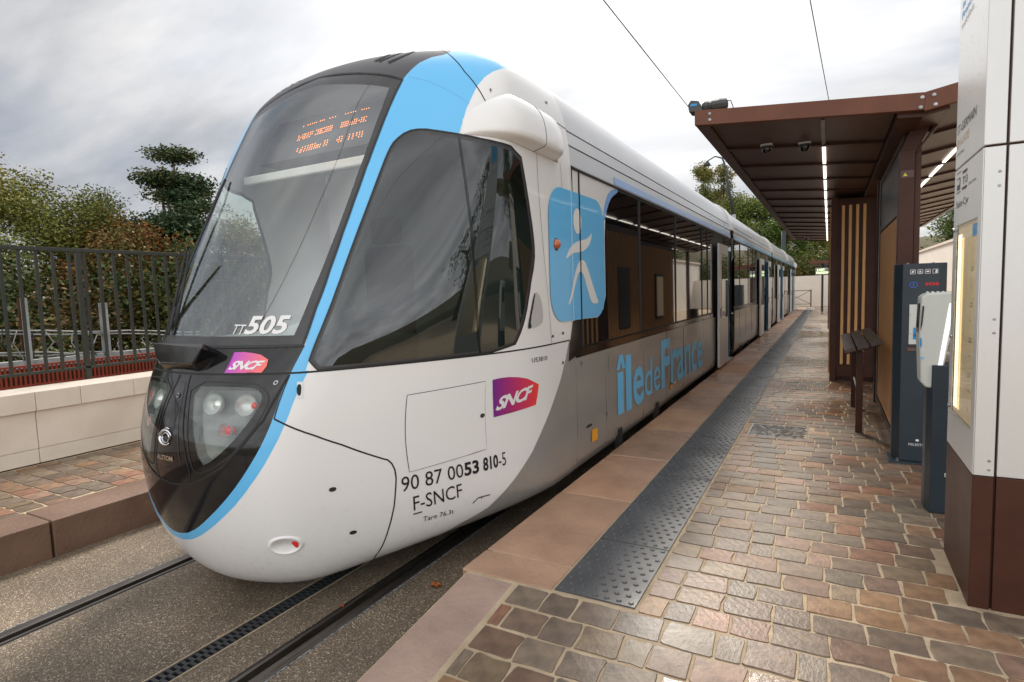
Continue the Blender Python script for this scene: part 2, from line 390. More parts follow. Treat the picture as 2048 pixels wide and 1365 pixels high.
def S(t,v):
    """t in -11..11, v in 0..20 -> local (u,y,z)"""
    a=min(max(t+TM,0),NC-1-1e-9); b=min(max(v,0),NR-1-1e-9)
    i=int(a); j=int(b); bi=_b(a-i); bj=_b(b-j)
    x=y=z=0
    for q in range(4):
        row=EXT[j+q]; w=bj[q]
        for r in range(4):
            P=row[i+r]; ww=w*bi[r]
            x+=ww*P[0]; y+=ww*P[1]; z+=ww*P[2]
    return (x,y,z)
def N(t,v):
    e=.01
    a=S(t-e,v);b=S(t+e,v);c=S(t,v-e);d=S(t,v+e)
    p=[b[k]-a[k] for k in range(3)];q=[d[k]-c[k] for k in range(3)]
    n=(p[1]*q[2]-p[2]*q[1],p[2]*q[0]-p[0]*q[2],p[0]*q[1]-p[1]*q[0])
    l=math.sqrt(sum(k*k for k in n)) or 1
    return (n[0]/l,n[1]/l,n[2]/l)
# ================================================================== TRAM
_sc = {}
def SS_(t, v):
    k = (round(t, 4), round(v, 4))
    if k not in _sc: _sc[k] = (S(t, v), N(t, v))
    return _sc[k]
def on(t, v, off=0.0):
    p, n = SS_(t, v); return (XC + p[0] + n[0] * off, p[1] + n[1] * off, p[2] + n[2] * off)
tram = thing('tram', 'long white, grey and sky blue tram with orange destination display standing at the platform', 'tram', (XC, 3.0, 0))
def mir(P): return [(-t, v) for t, v in reversed(P)]
def sym(P):  # right half boundary from centre-top to centre-bottom -> closed symmetric polygon
    return P + [(-t, v) for t, v in reversed(P) if t != 0]
R_WIND = [(2.77, 7.95), (2.617, 8.777), (2.572, 9.549), (2.596, 10.235), (2.674, 10.868), (2.79, 11.505), (2.917, 11.983), (3.081, 12.511), (3.287, 13.142), (3.507, 13.852)]
T_WIND = [(3.05, 14.04), (2.43, 14.28), (1.85, 14.47), (.8, 14.83), (0, 14.95)]
WIND = sym([(0, 14.95), (.8, 14.83), (1.85, 14.47), (2.43, 14.28), (3.05, 14.04)] + R_WIND[::-1] + [(0, 7.95)])
CLEAR = sym([(0, 14.32), (.324, 14.278), (1.184, 14.056), (1.853, 13.894), (2.59, 13.702), (3.065, 13.567), (2.955, 12.946), (2.798, 12.316), (2.599, 11.462), (2.486, 10.714), (2.402, 9.943), (2.357, 9.137), (2.427, 8.215), (0, 8.215)])
HOODB = [(3.507, 13.852), (3.763, 14.318), (4.045, 14.763), (4.495, 15.164), (5.014, 15.357), (5.35, 15.8), (5.3, 16.6), (4.6, 17.1), (2.5, 17.3), (0, 17.35)]
HOOD = sym([(0, 17.35), (2.5, 17.3), (4.6, 17.1), (5.3, 16.6), (5.35, 15.8), (5.014, 15.357), (4.495, 15.164), (4.045, 14.763), (3.763, 14.318), (3.507, 13.852)] + T_WIND)
WIN = [(3.15, 7.2), (2.989, 8.41), (2.913, 9.371), (2.97, 10.147), (3.133, 10.915), (3.32, 11.57), (3.47, 11.93), (3.614, 12.104), (3.991, 12.302), (4.467, 12.348), (5.082, 12.284), (5.745, 12.221), (6.965, 12.12), (9.021, 12.075), (9.15, 11.5), (9.224, 10.871), (9.258, 10.153), (9.16, 9.69), (8.732, 9.069), (8.2, 8.0), (7.817, 7.225), (5.282, 7.2), (4.194, 7.19)]
WDIV = [(5.727, 12.221), (6.096, 11.187), (6.393, 10.275), (6.625, 8.84), (6.86, 7.21)]
BLUEU = [(2.82, 7.15), (2.82, 7.95)] + R_WIND[1:] + HOODB[1:6] + [(6.0, 16.1), (7.2, 16.2), (8.3, 15.8), (8.9, 15.2), (8.69, 14.695), (7.356, 14.2), (6.85, 13.9), (6.416, 13.5), (5.979, 12.828), (5.745, 12.221), (5.082, 12.284), (4.467, 12.348), (3.991, 12.302), (3.614, 12.104), (3.47, 11.93), (3.32, 11.57), (3.133, 10.915), (2.97, 10.147), (2.913, 9.371), (2.989, 8.41), (3.15, 7.15)]
BLK = [(2.801, 7.15), (2.80, 6.6), (2.811, 5.969), (2.70, 5.4), (2.48, 4.908), (2.071, 4.339), (1.52, 3.832), (.884, 3.409), (.435, 3.16), (0, 3.0)]
BLK = smooth_poly(BLK, 1, False)
BLKL = smooth_poly([(0, 3.0), (-.6, 2.88), (-1.2, 2.92), (-1.8, 3.3), (-2.35, 4.1), (-2.75, 5.4), (-2.82, 7.15)], 1, False)
BLACK = [(-2.82, 7.95), (2.82, 7.95), (2.82, 7.15)] + BLK[1:-1] + BLKL
BL2 = [(3.212, 7.15), (3.155, 6.376), (3.13, 5.891), (3.0, 5.3), (2.675, 4.634), (2.052, 3.941), (1.337, 3.444), (.72, 3.10), (.3, 2.92), (0, 2.82)]
BL2 = smooth_poly(BL2, 1, False)
BL2L = smooth_poly([(0, 2.82), (-.6, 2.70), (-1.3, 2.70), (-2.0, 3.0), (-2.65, 3.8), (-3.05, 5.2), (-3.21, 7.15)], 1, False)
BLUEL = [(-3.21, 7.2), (3.212, 7.2)] + BL2[:-1] + BL2L
LENS = [(.33, 6.95), (2.007, 6.918), (2.386, 6.713), (2.559, 6.493), (2.564, 6.187), (2.394, 5.685), (1.954, 5.07), (1.387, 4.688), (.942, 4.552), (.777, 4.712), (.58, 5.873)]
LCLR = [(.5, 6.80), (1.2, 6.80), (1.988, 6.78), (2.304, 6.662), (2.42, 6.397), (2.30, 5.992), (1.929, 5.388), (1.402, 4.905), (1.061, 4.75), (.75, 5.822)]
GREY = [(10.58, 7.15), (10.3, 6.4), (9.907, 5.682), (9.065, 4.498), (8.313, 3.466), (7.672, 2.773), (7.187, 2.293), (6.939, 2.009), (6.2, 1.55), (5.85, 1.1), (5.8, 0), (11, 0), (11, 7.15)]
LENS = smooth_poly(LENS, 1); LCLR = smooth_poly(LCLR, 1); WINs = smooth_poly(WIN, 1)
def inset(P, d):
    Q = []; n = len(P)
    A = sum(P[i][0] * P[(i + 1) % n][1] - P[(i + 1) % n][0] * P[i][1] for i in range(n)); sg = 1 if A > 0 else -1
    for i in range(n):
        a, b, c = P[i - 1], P[i], P[(i + 1) % n]
        t = (c[0] - a[0], c[1] - a[1]); l = math.hypot(*t) or 1
        Q.append((b[0] - sg * t[1] / l * d, b[1] + sg * t[0] / l * d))
    return Q
WINI = inset(WINs, .10)
CL1 = [p for p in CLEAR]
zones = [  # name, polygon(s), material, part name ; first match wins
    ('lens', [LCLR, mir(LCLR)], 'lamp_glass', 'headlamp_glass'),
    ('lensf', [LENS, mir(LENS)], 'black_gloss', 'headlamp_surround'),
    ('clear', [CLEAR], 'windscreen_glass', 'windscreen'),
    ('windf', [WIND], 'frame_grey', 'windscreen_border'),
    ('win', [WINI, mir(WINI)], 'side_glass', 'side_window'),
    ('winf', [WINs, mir(WINs)], 'frame_grey', 'side_window_border'),
    ('hood', [HOOD], 'hood_grey', 'roof_hood'),
    ('black', [BLACK], 'black_gloss', 'nose_mask'),
    ('blueu', [BLUEU, mir(BLUEU)], 'sky_blue', 'blue_flank'),
    ('bluel', [BLUEL], 'sky_blue', 'blue_nose_band'),
    ('grey', [GREY, mir(GREY)], 'grey_paint', 'grey_lower_panel'),
]
pts = []; edges = []
def addpoly(P, step=.22):
    n0 = len(pts); k = 0
    for i in range(len(P)):
        a, b = P[i], P[(i + 1) % len(P)]; l = math.hypot(b[0] - a[0], b[1] - a[1]); n = max(1, int(l / step))
        for q in range(n): pts.append(Vector((a[0] + (b[0] - a[0]) * q / n, a[1] + (b[1] - a[1]) * q / n))); k += 1
    for q in range(k): edges.append((n0 + q, n0 + (q + 1) % k))
for zn in zones:
    for P in zn[1]: addpoly(P)
addpoly([(-11, 0), (11, 0), (11, 20), (-11, 20)], .25)
for i in range(1, 88):
    for j in range(1, 80): pts.append(Vector((-11 + i * .25 + .011, j * .25 + .013)))
cv, ce, cf, *_ = delaunay_2d_cdt(pts, edges, [], 0, 1e-5)
groups = {z[0]: [] for z in zones}; groups['white'] = []
for f in cf:
    c = (sum(cv[i].x for i in f) / len(f), sum(cv[i].y for i in f) / len(f))
    for zn in zones:
        if any(pip(c, P) for P in zn[1]): groups[zn[0]].append(f); break
    else: groups['white'].append(f)
def surf_part(name, faces, mt, off=0.0, parent=None, **kw):
    idx = {}; V = []; Nn = []; F = []
    for f in faces:
        g = []
        for i in f:
            if i not in idx:
                p, n = SS_(min(max(cv[i].x, -11), 11), min(max(cv[i].y, 0), 20)); idx[i] = len(V); Nn.append(n)
                V.append((XC + p[0] + n[0] * off, p[1] + n[1] * off, p[2] + n[2] * off))
            g.append(idx[i])
        F.append(tuple(g))
    me = mesh_of(name, V, F); me.polygons.foreach_set('use_smooth', [True] * len(me.polygons)); me.normals_split_custom_set_from_vertices(Nn)
    return link(name, me, mt, parent or tram, **kw)
cabparts = []
body = surf_part('cab_shell', groups['white'], 'white_paint'); cabparts.append(body)
for zn in zones:
    if zn[0] in ('lens', 'lensf', 'win', 'winf', 'blueu', 'grey'):
        for sg, lb in ((1, None), (-1, None)):
            fs = [f for f in groups[zn[0]] if (sum(cv[i].x for i in f) > 0) == (sg > 0)]
            cabparts.append(surf_part(zn[3], fs, 'far_side_glass' if zn[0] == 'win' and sg < 0 else zn[2]))
    else:
        cabparts.append(surf_part(zn[3], groups[zn[0]], zn[2]))
# inner lining so that the shell has a thickness (only where the cab can be seen into)
def strip(name, path, w, mt, off=.0015, closed=False, parent=None, step=.2):
    """thin band of width w (m) following a (t,v) path on the surface"""
    P = []
    n = len(path); rng = range(n if closed else n - 1)
    for i in rng:
        a, b = path[i], path[(i + 1) % n]; k = max(1, int(math.hypot(b[0] - a[0], b[1] - a[1]) / step))
        for q in range(k): P.append((a[0] + (b[0] - a[0]) * q / k, a[1] + (b[1] - a[1]) * q / k))
    if not closed: P.append(path[-1])
    V = []; Nn = []; F = []
    W3 = [Vector(on(*p)) for p in P]; n = len(P)
    for i, p in enumerate(P):
        a = W3[(i - 1) % n] if closed or i else W3[i]; b = W3[(i + 1) % n] if closed or i < n - 1 else W3[i]
        d = (b - a).normalized(); nn = Vector(SS_(*p)[1]); s = d.cross(nn)
        for sg in (-1, 1): V.append(tuple(W3[i] + nn * off + s * sg * w / 2)); Nn.append(tuple(nn))
    for i in range(n if closed else n - 1):
        j = (i + 1) % n; F.append((2 * i, 2 * i + 1, 2 * j + 1, 2 * j))
    me = mesh_of(name, V, F); me.polygons.foreach_set('use_smooth', [True] * len(F)); me.normals_split_custom_set_from_vertices(Nn)
    return link(name, me, mt, parent or tram)
def decal(name, poly, fn, mt, parent=None, step=.12, holes=(), colfn=None):
    """flat film cut to poly in (a,b), laid on fn(a,b)"""
    P = []; E = []
    def ad(Q):
        n0 = len(P); k = 0
        for i in range(len(Q)):
            a, b = Q[i], Q[(i + 1) % len(Q)]; n = max(1, int(math.hypot(b[0] - a[0], b[1] - a[1]) / step))
            for q in range(n): P.append(Vector((a[0] + (b[0] - a[0]) * q / n, a[1] + (b[1] - a[1]) * q / n))); k += 1
        for q in range(k): E.append((n0 + q, n0 + (q + 1) % k))
    ad(poly)
    for h in holes: ad(h)
    xs = [p[0] for p in poly]; ys = [p[1] for p in poly]
    x = min(xs) + step * .5
    while x < max(xs):
        y = min(ys) + step * .5
        while y < max(ys): P.append(Vector((x, y + .0007 * (x * 37 % 1)))); y += step
        x += step
    a, b, c, *_ = delaunay_2d_cdt(P, E, [], 0, 1e-6)
    F = []
    for f in c:
        q = (sum(a[i].x for i in f) / len(f), sum(a[i].y for i in f) / len(f))
        if pip(q, poly) and not any(pip(q, h) for h in holes): F.append(tuple(f))
    used = sorted({i for f in F for i in f}); ix = {u: k for k, u in enumerate(used)}
    me = mesh_of(name, [fn(a[i].x, a[i].y) for i in used], [tuple(ix[i] for i in f) for f in F])
    if colfn: setcol(me, [colfn((a[i].x - min(xs)) / (max(xs) - min(xs)), (a[i].y - min(ys)) / (max(ys) - min(ys))) for i in used])
    me.polygons.foreach_set('use_smooth', [True] * len(me.polygons))
    return link(name, me, mt, parent or tram)
def circ(c, rt, rv, n=14): return [(c[0] + rt * math.cos(2 * math.pi * i / n), c[1] + rv * math.sin(2 * math.pi * i / n)) for i in range(n)]
def off(d): return lambda a, b: on(a, b, d)
# joints between the shell mouldings
BELT = [(10.6, 7.16), (6, 7.16), (3.2, 7.15), (2, 7.15), (0, 7.15)]
strip('panel_joint', BELT + [(-t, v) for t, v in BELT[-2::-1]], .010, 'joint')
for sg in (1, -1):
    strip('panel_joint', [(sg * t, v) for t, v in [(5.279, 15.286), (5.919, 14.089), (6.416, 13.5), (6.92, 12.93), (7.9, 13.10), (9.485, 13.269), (10.5, 13.35), (11, 13.3)]], .007, 'joint')
    strip('panel_joint', [(sg * t, v) for t, v in [(5.279, 15.286), (5.0, 15.9), (4.7, 16.6), (4.6, 17.1)]], .006, 'joint')
    strip('panel_joint', smooth_poly([(sg * t, v) for t, v in [(2.83, 5.95), (4.074, 5.23), (4.956, 4.478), (5.13, 4.35), (5.216, 3.98), (5.16, 3.487), (5.068, 3.009), (4.775, 2.144), (4.45, 1.2), (4.4, .2)]], 1, False), .009, 'joint')
    strip('panel_joint', [(sg * t, v) for t, v in [(2.82, 7.1), (2.83, 5.95)]], .006, 'joint')
    strip('panel_joint', [(sg * t, v) for t, v in [(9.70, 12.5), (9.664, 12.131), (9.627, 10.215), (9.513, 7.199)]], .0035, 'frame_grey')
    strip('panel_joint', [(sg * t, v) for t, v in [(10.55, 12.2), (10.6, 10.5), (10.65, 8.3)]], .0035, 'frame_grey')
    strip('window_divider', [(sg * t, v) for t, v in WDIV], .016, 'black_gloss', .002)
    strip('window_seal', [(sg * t, v) for t, v in WINs], .010, 'rubber', .003, True)
    strip('headlamp_seal', [(sg * t, v) for t, v in LENS], .008, 'rubber', .002, True)
    strip('mask_joint', [(sg * t, v) for t, v in [(2.801, 7.088), (2.759, 6.756), (2.588, 5.932), (2.203, 5.335), (1.682, 4.756), (1.047, 4.403), (.624, 4.265), (0, 4.2)]], .012, 'joint', .002)
    strip('mask_joint', [(sg * t, v) for t, v in [(.20, 7.1), (.22, 6.9), (.45, 5.8), (.70, 4.55), (.62, 4.27)]], .007, 'joint', .002)
strip('windscreen_seal', WIND, .016, 'rubber', .003, True)
strip('hood_joint', [(-3.507, 13.852), (-3.05, 14.04), (-1.85, 14.47), (0, 14.95), (1.85, 14.47), (3.05, 14.04), (3.507, 13.852)], .012, 'joint', .003)
strip('mask_joint', [(-2.8, 7.92), (0, 7.92), (2.8, 7.92)], .006, 'joint', .003)
strip('antenna_wire', [(2.43, 14.25), (2.1, 13.2), (1.95, 12), (1.75, 10.8), (1.6, 9.6), (1.45, 8.3)], .0025, 'frame_grey', .002)
strip('moulding_line', [(3.7, 14.0), (4.6, 13.7), (5.4, 13.3), (6.1, 12.95)], .0025, 'band_blue', .001)
# access hatch on the near flank, with its shadow gap and lock
HATCH = [(5.37, 6.157), (7.03, 6.235), (7.054, 4.033), (5.45, 3.926)]
hp = decal('access_hatch', smooth_poly(HATCH, 0), off(.004), 'white_paint', step=.25)
strip('hatch_gap', HATCH, .007, 'joint', .002, True, parent=hp)
decal('lock', circ((6.975, 5.16), .055, .07, 12), off(.007), 'black_matt', hp, step=.05)
decal('lock_ring', circ((6.975, 5.16), .028, .036, 10), off(.009), 'steel', hp, step=.03)
for c in ((4.082, 3.921), (4.291, 2.751)): decal('bolt_hole', circ(c, .07, .055, 12), off(.003), 'black_matt', step=.05)
decal('key_slot_plate', [(3.06, 6.88), (3.215, 6.87), (3.345, 6.42), (3.205, 6.43)], off(.003), 'aluminium', step=.1)
decal('key_slot', smooth_poly([(3.10, 6.82), (3.19, 6.80), (3.27, 6.50), (3.20, 6.50), (3.12, 6.66)], 1), off(.005), 'joint', step=.05)
for c in ((2.572, 6.887), (.007, 6.527), (7.112, 13.406), (10.324, 14.0), (9.6, 7.5), (10.2, 7.55), (10.1, 6.3)):
    b = decal('bolt', circ(c, .055, .065, 12), off(.004), 'steel', step=.05); decal('bolt_socket', circ(c, .028, .032, 8), off(.006), 'joint', b, step=.04)
# oval towing recess low on the nose, built as a dished cup
def dish(c, rt, rv, depth, mt, name, parent=None, n=28):
    mb = MB(); rings = [(1.12, -.002), (1.05, .004), (.98, .001), (.85, -depth * .55), (.55, -depth), (.0, -depth * 1.05)]
    for k, (s, o) in enumerate(rings):
        for i in range(n):
            a = 2 * math.pi * i / n; mb.v.append(on(c[0] + rt * s * math.cos(a), c[1] + rv * s * math.sin(a), o))
    for k in range(len(rings) - 1):
        for i in range(n):
            j = (i + 1) % n; mb.f.append((k * n + i, k * n + j, (k + 1) * n + j, (k + 1) * n + i))
    return part(name, mb, mt, parent or tram, smooth=True)
def raised_ring(name, c, rt, rv, h, mt, parent=None, sc0=1.0, n=28, tilt=0.0):
    mb = MB(); prof = [(1.25, 0), (1.12, h * .8), (1.0, h), (.93, h * .7), (.90, .0015), (.0, .0012)]
    for s, o in prof:
        for i in range(n):
            a = 2 * math.pi * i / n; x = rt * s * math.cos(a); y = rv * s * math.sin(a)
            mb.v.append(on(c[0] + x, c[1] + y + tilt * x, o))
    for k in range(len(prof) - 1):
        for i in range(n):
            j = (i + 1) % n; mb.f.append((k * n + i, k * n + j, (k + 1) * n + j, (k + 1) * n + i))
    return part(name, mb, mt, parent or tram, smooth=True)
tr = raised_ring('towing_recess', (2.90, 2.84), .36, .20, .010, 'white_paint')
decal('towing_hook', smooth_poly([(3.06, 2.93), (3.18, 2.93), (3.22, 2.84), (3.17, 2.74), (3.12, 2.78)], 1), off(.006), 'red_lens', tr, step=.05)
# step and hand grip in the cab door pillar
hg = decal('grip_recess', smooth_poly([(8.40, 7.93), (9.05, 8.0), (9.22, 8.25), (9.24, 8.7), (9.12, 8.95), (8.98, 8.98), (8.70, 8.55)], 2), off(.003), 'aluminium', step=.1)
decal('grip_shadow', smooth_poly([(8.40, 7.93), (8.60, 7.95), (8.56, 8.2), (8.88, 8.8), (8.98, 8.98), (8.85, 8.88), (8.55, 8.35)], 1), off(.005), 'black_matt', hg, step=.1)
# headlamp interiors behind the clear lenses
for sg in (1, -1):
    poly = LCLR; n = len(poly); mb = MB()
    ins = [(t * .97 + 1.45 * .03, v * .97 + 5.9 * .03) for t, v in poly]
    for k, (Q, o) in enumerate(((poly, -.004), (ins, -.06), ([(1.5 + (t - 1.5) * .6, 5.95 + (v - 5.95) * .6) for t, v in poly], -.085), ([(1.5, 5.95)] * n, -.09))):
        mb.v += [on(sg * t, v, o) for t, v in Q]
    for k in range(3):
        for i in range(n):
            j = (i + 1) % n; mb.f.append((k * n + i, k * n + j, (k + 1) * n + j, (k + 1) * n + i))
    hh = part('headlamp_housing', mb, 'lamp_house', tram)
    for (c, r, mt2, kk) in (((1.10, 6.36), .058, 'lamp_ring', 0), ((1.98, 6.33), .058, 'lamp_ring', 1), ((1.61, 5.69), .038, 'lamp_ring', 2)):
        o = Vector(on(sg * c[0], c[1], -.052)); ax = Vector(SS_(sg * c[0], c[1])[1])
        b = MB(); b.lathe(o, ax, [(r, .036), (r * 1.02, .030), (r * .96, .012), (r * .7, -.008), (r * .3, -.02), (0, -.022)], 20)
        rf = part('reflector', b, 'lamp_ring', hh, smooth=True)
        s = Vector((0, 0, 1)).cross(ax).normalized()
        b = MB()
        if kk == 0: 
            b.lathe(o + s * .018 * sg + ax * .006, ax, [(.032, .0), (.030, .014), (.018, .026), (0, .032)], 14); part('main_beam', b, 'lamp_bright', rf, smooth=True)
        elif kk == 1:
            b.lathe(o + s * .040 * sg + ax * .004, ax, [(.020, .0), (.019, .012), (.012, .022), (0, .026)], 12); part('tail_light', b, 'red_lens', rf, smooth=True)
        else:
            b.lathe(o + s * .012 * sg, ax, [(.026, .0), (.025, .014), (.016, .026), (0, .032)], 12); part('tail_light', b, 'red_lens', rf, smooth=True)
# ribbed centre panel on the nose with ring emblem and lettering
for k in range(9):
    x = -.10 + k * .028; strip('panel_rib', [(x, 6.6 - k * .09), (x + .01, 5.9 - .03 * k)], .003, 'frame_grey', .002)
strip('panel_ridge', [(-.12, 6.9), (.10, 6.9), (.30, 5.6), (.42, 4.75)], .004, 'frame_grey', .003)
cc = (-.13, 5.42); ring = [on(cc[0] + .24 * math.cos(a * math.pi / 12), cc[1] + .19 * math.sin(a * math.pi / 12), .006) for a in range(1, 22)]
b = MB(); b.tube(ring, [.003 + .007 * math.sin(math.pi * i / 20) for i in range(21)], 6); em = part('emblem_ring', b, 'chrome', tram, smooth=True)
ring = [on(cc[0] + .02 + .15 * math.cos(a * math.pi / 12), cc[1] + .125 * math.sin(a * math.pi / 12), .007) for a in range(25)]
b = MB(); b.tube(ring, .004, 6); part('emblem_core', b, 'chrome', em, smooth=True)
b = MB(); b.tube([on(cc[0] + .14, cc[1] + .24, .006), on(cc[0] + .02, cc[1] + .26, .007), on(cc[0] - .12, cc[1] + .20, .006)], [.002, .005, .002], 6); part('emblem_swoosh', b, 'chrome', em, smooth=True)
text_on('maker_lettering', 'ALSTOM', [(-.55, 4.80), (.15, 4.81), (.15, 4.94), (-.55, 4.95)], off(.004), 'chrome', tram, bold=.03)
# lettering on the flank
text_on('number_lettering', '90 87 00', [(5.264, 3.448), (6.48, 3.405), (6.48, 3.80), (5.29, 3.835)], off(.003), 'black_film', tram)
text_on('number_lettering', '53', [(6.50, 3.405), (6.83, 3.39), (6.84, 3.79), (6.51, 3.80)], off(.003), 'black_film', tram, bold=.03)
text_on('number_lettering', '810', [(6.93, 3.385), (7.30, 3.375), (7.31, 3.785), (6.94, 3.79)], off(.003), 'black_film', tram, bold=.03)
text_on('number_lettering', '-5', [(7.32, 3.373), (7.51, 3.367), (7.515, 3.78), (7.33, 3.785)], off(.003), 'black_film', tram)
text_on('owner_lettering', 'F-SNCF', [(5.42, 2.86), (6.393, 2.83), (6.41, 3.24), (5.45, 3.26)], off(.003), 'black_film', tram)
strip('owner_underline', [(5.395, 2.76), (5.56, 2.755)], .008, 'black_film', .003)
text_on('weight_lettering', 'Tare 76.3t', [(5.547, 2.41), (6.153, 2.33), (6.16, 2.50), (5.56, 2.58)], off(.003), 'black_film', tram, shear=.15)
text_on('series_lettering', 'U53810', [(8.498, 6.60), (9.204, 6.57), (9.215, 6.74), (8.51, 6.77)], off(.003), 'black_film', tram)
for a, bb in (((6.58, 2.46), (6.72, 2.60)), ((6.72, 2.60), (7.0, 2.56))): strip('lifting_mark', [a, bb], .008, 'black_film', .003)
strip('lifting_mark', [(6.80, 2.58), (6.79, 2.51)], .006, 'black_film', .003)
def sncf_cols(x, y): return (.16 + .72 * x, .02 + .04 * x * x, .22 * (1 - x) ** 1.1 + .03)
def sncf_cols2(x, y): return (.50 + .45 * x, .07 + .12 * x, .42 * (1 - x) + .12)
P1 = [(7.224, 6.252), (7.45, 6.265), (7.70, 6.25), (8.0, 6.18), (8.30, 6.07), (8.728, 5.773), (8.65, 5.4), (8.562, 5.072), (8.2, 5.05), (7.264, 5.012)]
lg = decal('operator_logo', P1, off(.003), 'print', step=.2, colfn=sncf_cols)
text_on('logo_lettering', 'SNCF', [(7.30, 5.20), (8.42, 5.38), (8.50, 5.83), (7.38, 5.65)], off(.005), 'white_film', lg, bold=.035, shear=.22, spacing=.88)
P2 = [(1.20, 7.80), (1.458, 7.804), (1.70, 7.77), (1.90, 7.72), (2.127, 7.577), (2.17, 7.38), (2.12, 7.19), (1.19, 7.184)]
lg = decal('operator_logo', P2, off(.003), 'print', step=.1, colfn=sncf_cols2)
text_on('logo_lettering', 'SNCF', [(1.24, 7.28), (2.02, 7.28), (2.09, 7.55), (1.30, 7.55)], off(.005), 'white_film', lg, bold=.035, shear=.22, spacing=.88)
text_on('set_number', '505', [(1.20, 8.25), (2.18, 8.25), (2.16, 8.66), (1.20, 8.66)], off(.004), 'white_film', tram, bold=.03)
text_on('set_number', 'TT', [(.86, 8.26), (1.18, 8.25), (1.17, 8.47), (.86, 8.48)], off(.004), 'white_film', tram)
# blade wipers with their console
mb = MB()
con = [(-1.25, 7.30), (-1.35, 7.85), (.75, 7.85), (.75, 7.72), (.42, 7.22), (-1.0, 7.2)]
n = len(con); mb.v += [on(t, v, .002) for t, v in con] + [on(t * .95, max(v, 7.45) if v > 7.5 else v + .12, .10 if v > 7.5 else .05) for t, v in con]
mb.f += [tuple(range(n, 2 * n))] + [(i, (i + 1) % n, n + (i + 1) % n, n + i) for i in range(n)]
part('wiper_console', mb, 'black_gloss', tram, bevel=.008)
def wiper(pts, r, name='wiper_arm', par=None):
    b = MB(); b.tube(pts, r, 6); return part(name, b, 'black_matt', par or tram, smooth=True)
w1 = wiper([(-3.60, 2.08, 1.47), (-3.56, 2.14, 1.75), (-3.49, 2.20, 2.09)], [.018, .010, .007])
wiper([(-3.51, 2.06, 1.49), (-3.49, 2.14, 1.78), (-3.455, 2.20, 2.09)], [.016, .009, .006])
wiper([on(-1.5, 8.2, .02), on(-1.85, 9.0, .025), on(-2.1, 9.8, .03), on(-2.2, 10.6, .03), on(-2.25, 11.3, .03), on(-2.4, 11.8, .02)], .009, 'wiper_blade')
wiper([on(.01, 8.05, -.05), on(.01, 8.3, -.06), on(.407, 9.531, -.07)], [.014, .008, .006], 'sun_blind_arm')
# roof vents, antenna, flank fairing
for k, (t0, v0, t1, v1) in enumerate(((2.0, 15.35, 2.3, 16.7), (2.2, 15.25, 2.9, 16.55), (2.65, 15.0, 3.5, 16.3))):
    P = [(t0 + (t1 - t0) * s + .12 * math.sin(math.pi * s), v0 + (v1 - v0) * s) for s in [i / 6 for i in range(7)]]
    for sg in (1, -1): strip('roof_vent', [(sg * t, v) for t, v in P], .028, 'joint', .004)
b = MB(); b.prism([(-2.50, 3.78, 3.52), (-2.50, 4.45, 3.52), (-2.50, 4.18, 3.70)], (-.05, 0, 0)); b.prism([(-2.55, 3.95, 3.52), (-2.55, 4.25, 3.52), (-2.55, 4.18, 3.68)], (-.16, 0, 0)); part('roof_antenna', b, 'hood_grey', tram)
for sg in (1, -1):
    mb = MB(); ns = 20; prof = [(0, .0), (.05, .85), (.09, 1.0), (.16, 1.03), (.34, 1.0), (.55, .88), (.76, .62), (.9, .34), (1, .02)]
    for i in range(ns + 1):
        s = i / ns; t = 5.85 + (10.45 - 5.85) * s
        vb = 12.22 - .06 * s; vt = 12.55 + .85 * min(1, s * 1.9) ** .6
        H = .098 * min(1, (s * 1.35)) ** .85 * (1.0 if s < .93 else max(.0, 1 - ((s - .93) / .07) ** 2) ** .5)
        if i == ns: H = 0
        for r, g in prof: mb.v.append(on(sg * t, vb + (vt - vb) * r, .003 + H * g))
    k = len(prof)
    for i in range(ns):
        for j in range(k - 1):
            q = (i * k + j, (i + 1) * k + j, (i + 1) * k + j + 1, i * k + j + 1); mb.f.append(q)
    cw = part('camera_fairing', mb, 'white_paint', tram, smooth=True)
    P = []
    for r, g in prof: P.append(on(sg * 9.55, 12.17 + (13.40 - 12.17) * r, .003 + .098 * g))
    b = MB(); b.tube(P, .003, 4); part('fairing_joint', b, 'frame_grey', cw)
    o = Vector(on(sg * 10.16, 10.15, .0)); ax = Vector((sg, 0, 0))
    b = MB(); b.lathe(o, ax, [(.040, 0), (.040, .010), (.033, .016), (.024, .034), (.0, .040)], 16); pl = part('indicator_lamp', b, 'orange_lens', tram, smooth=True)
    b = MB(); b.lathe(o, ax, [(.048, .0), (.048, .008), (.038, .009)], 16); part('lamp_bezel', b, 'rubber', pl, smooth=True)
# cab interior
x0 = XC
b = MB()   # desk
b.prism([(x0 - .46, 2.22, 1.34), (x0 + .46, 2.22, 1.34), (x0 + .80, 2.95, 1.34), (x0 - .80, 2.95, 1.34)], (0, 0, .18)); part('driving_desk', b, 'cab_dash', tram, bevel=.03)
b = MB(); b.prism([(x0 - .15, 2.42, 1.5), (x0 + .58, 2.42, 1.5), (x0 + .60, 2.46, 1.66), (x0 + .35, 2.46, 1.65), (x0 + .1, 2.45, 1.58)], (.06, .45, .03)); part('instrument_binnacle', b, 'cab_dash', tram, bevel=.04)
part('cab_bulkhead', B(x0 - 1.22, x0 + 1.22, 4.18, 4.22, .4, 3.18), 'cab_lining', tram)
part('cab_floor', B(x0 - .7, x0 + .7, 2.9, 4.18, .40, .44), 'cab_dash', tram)
b = MB(); b.prism([(x0 - .62, 2.92, 2.74), (x0 - .62, 3.45, 2.74), (x0 - .62, 3.50, 3.05), (x0 - .62, 3.15, 3.1), (x0 - .62, 3.0, 2.9)], (1.24, 0, 0)); part('display_housing', b, 'hood_grey', tram, bevel=.02)
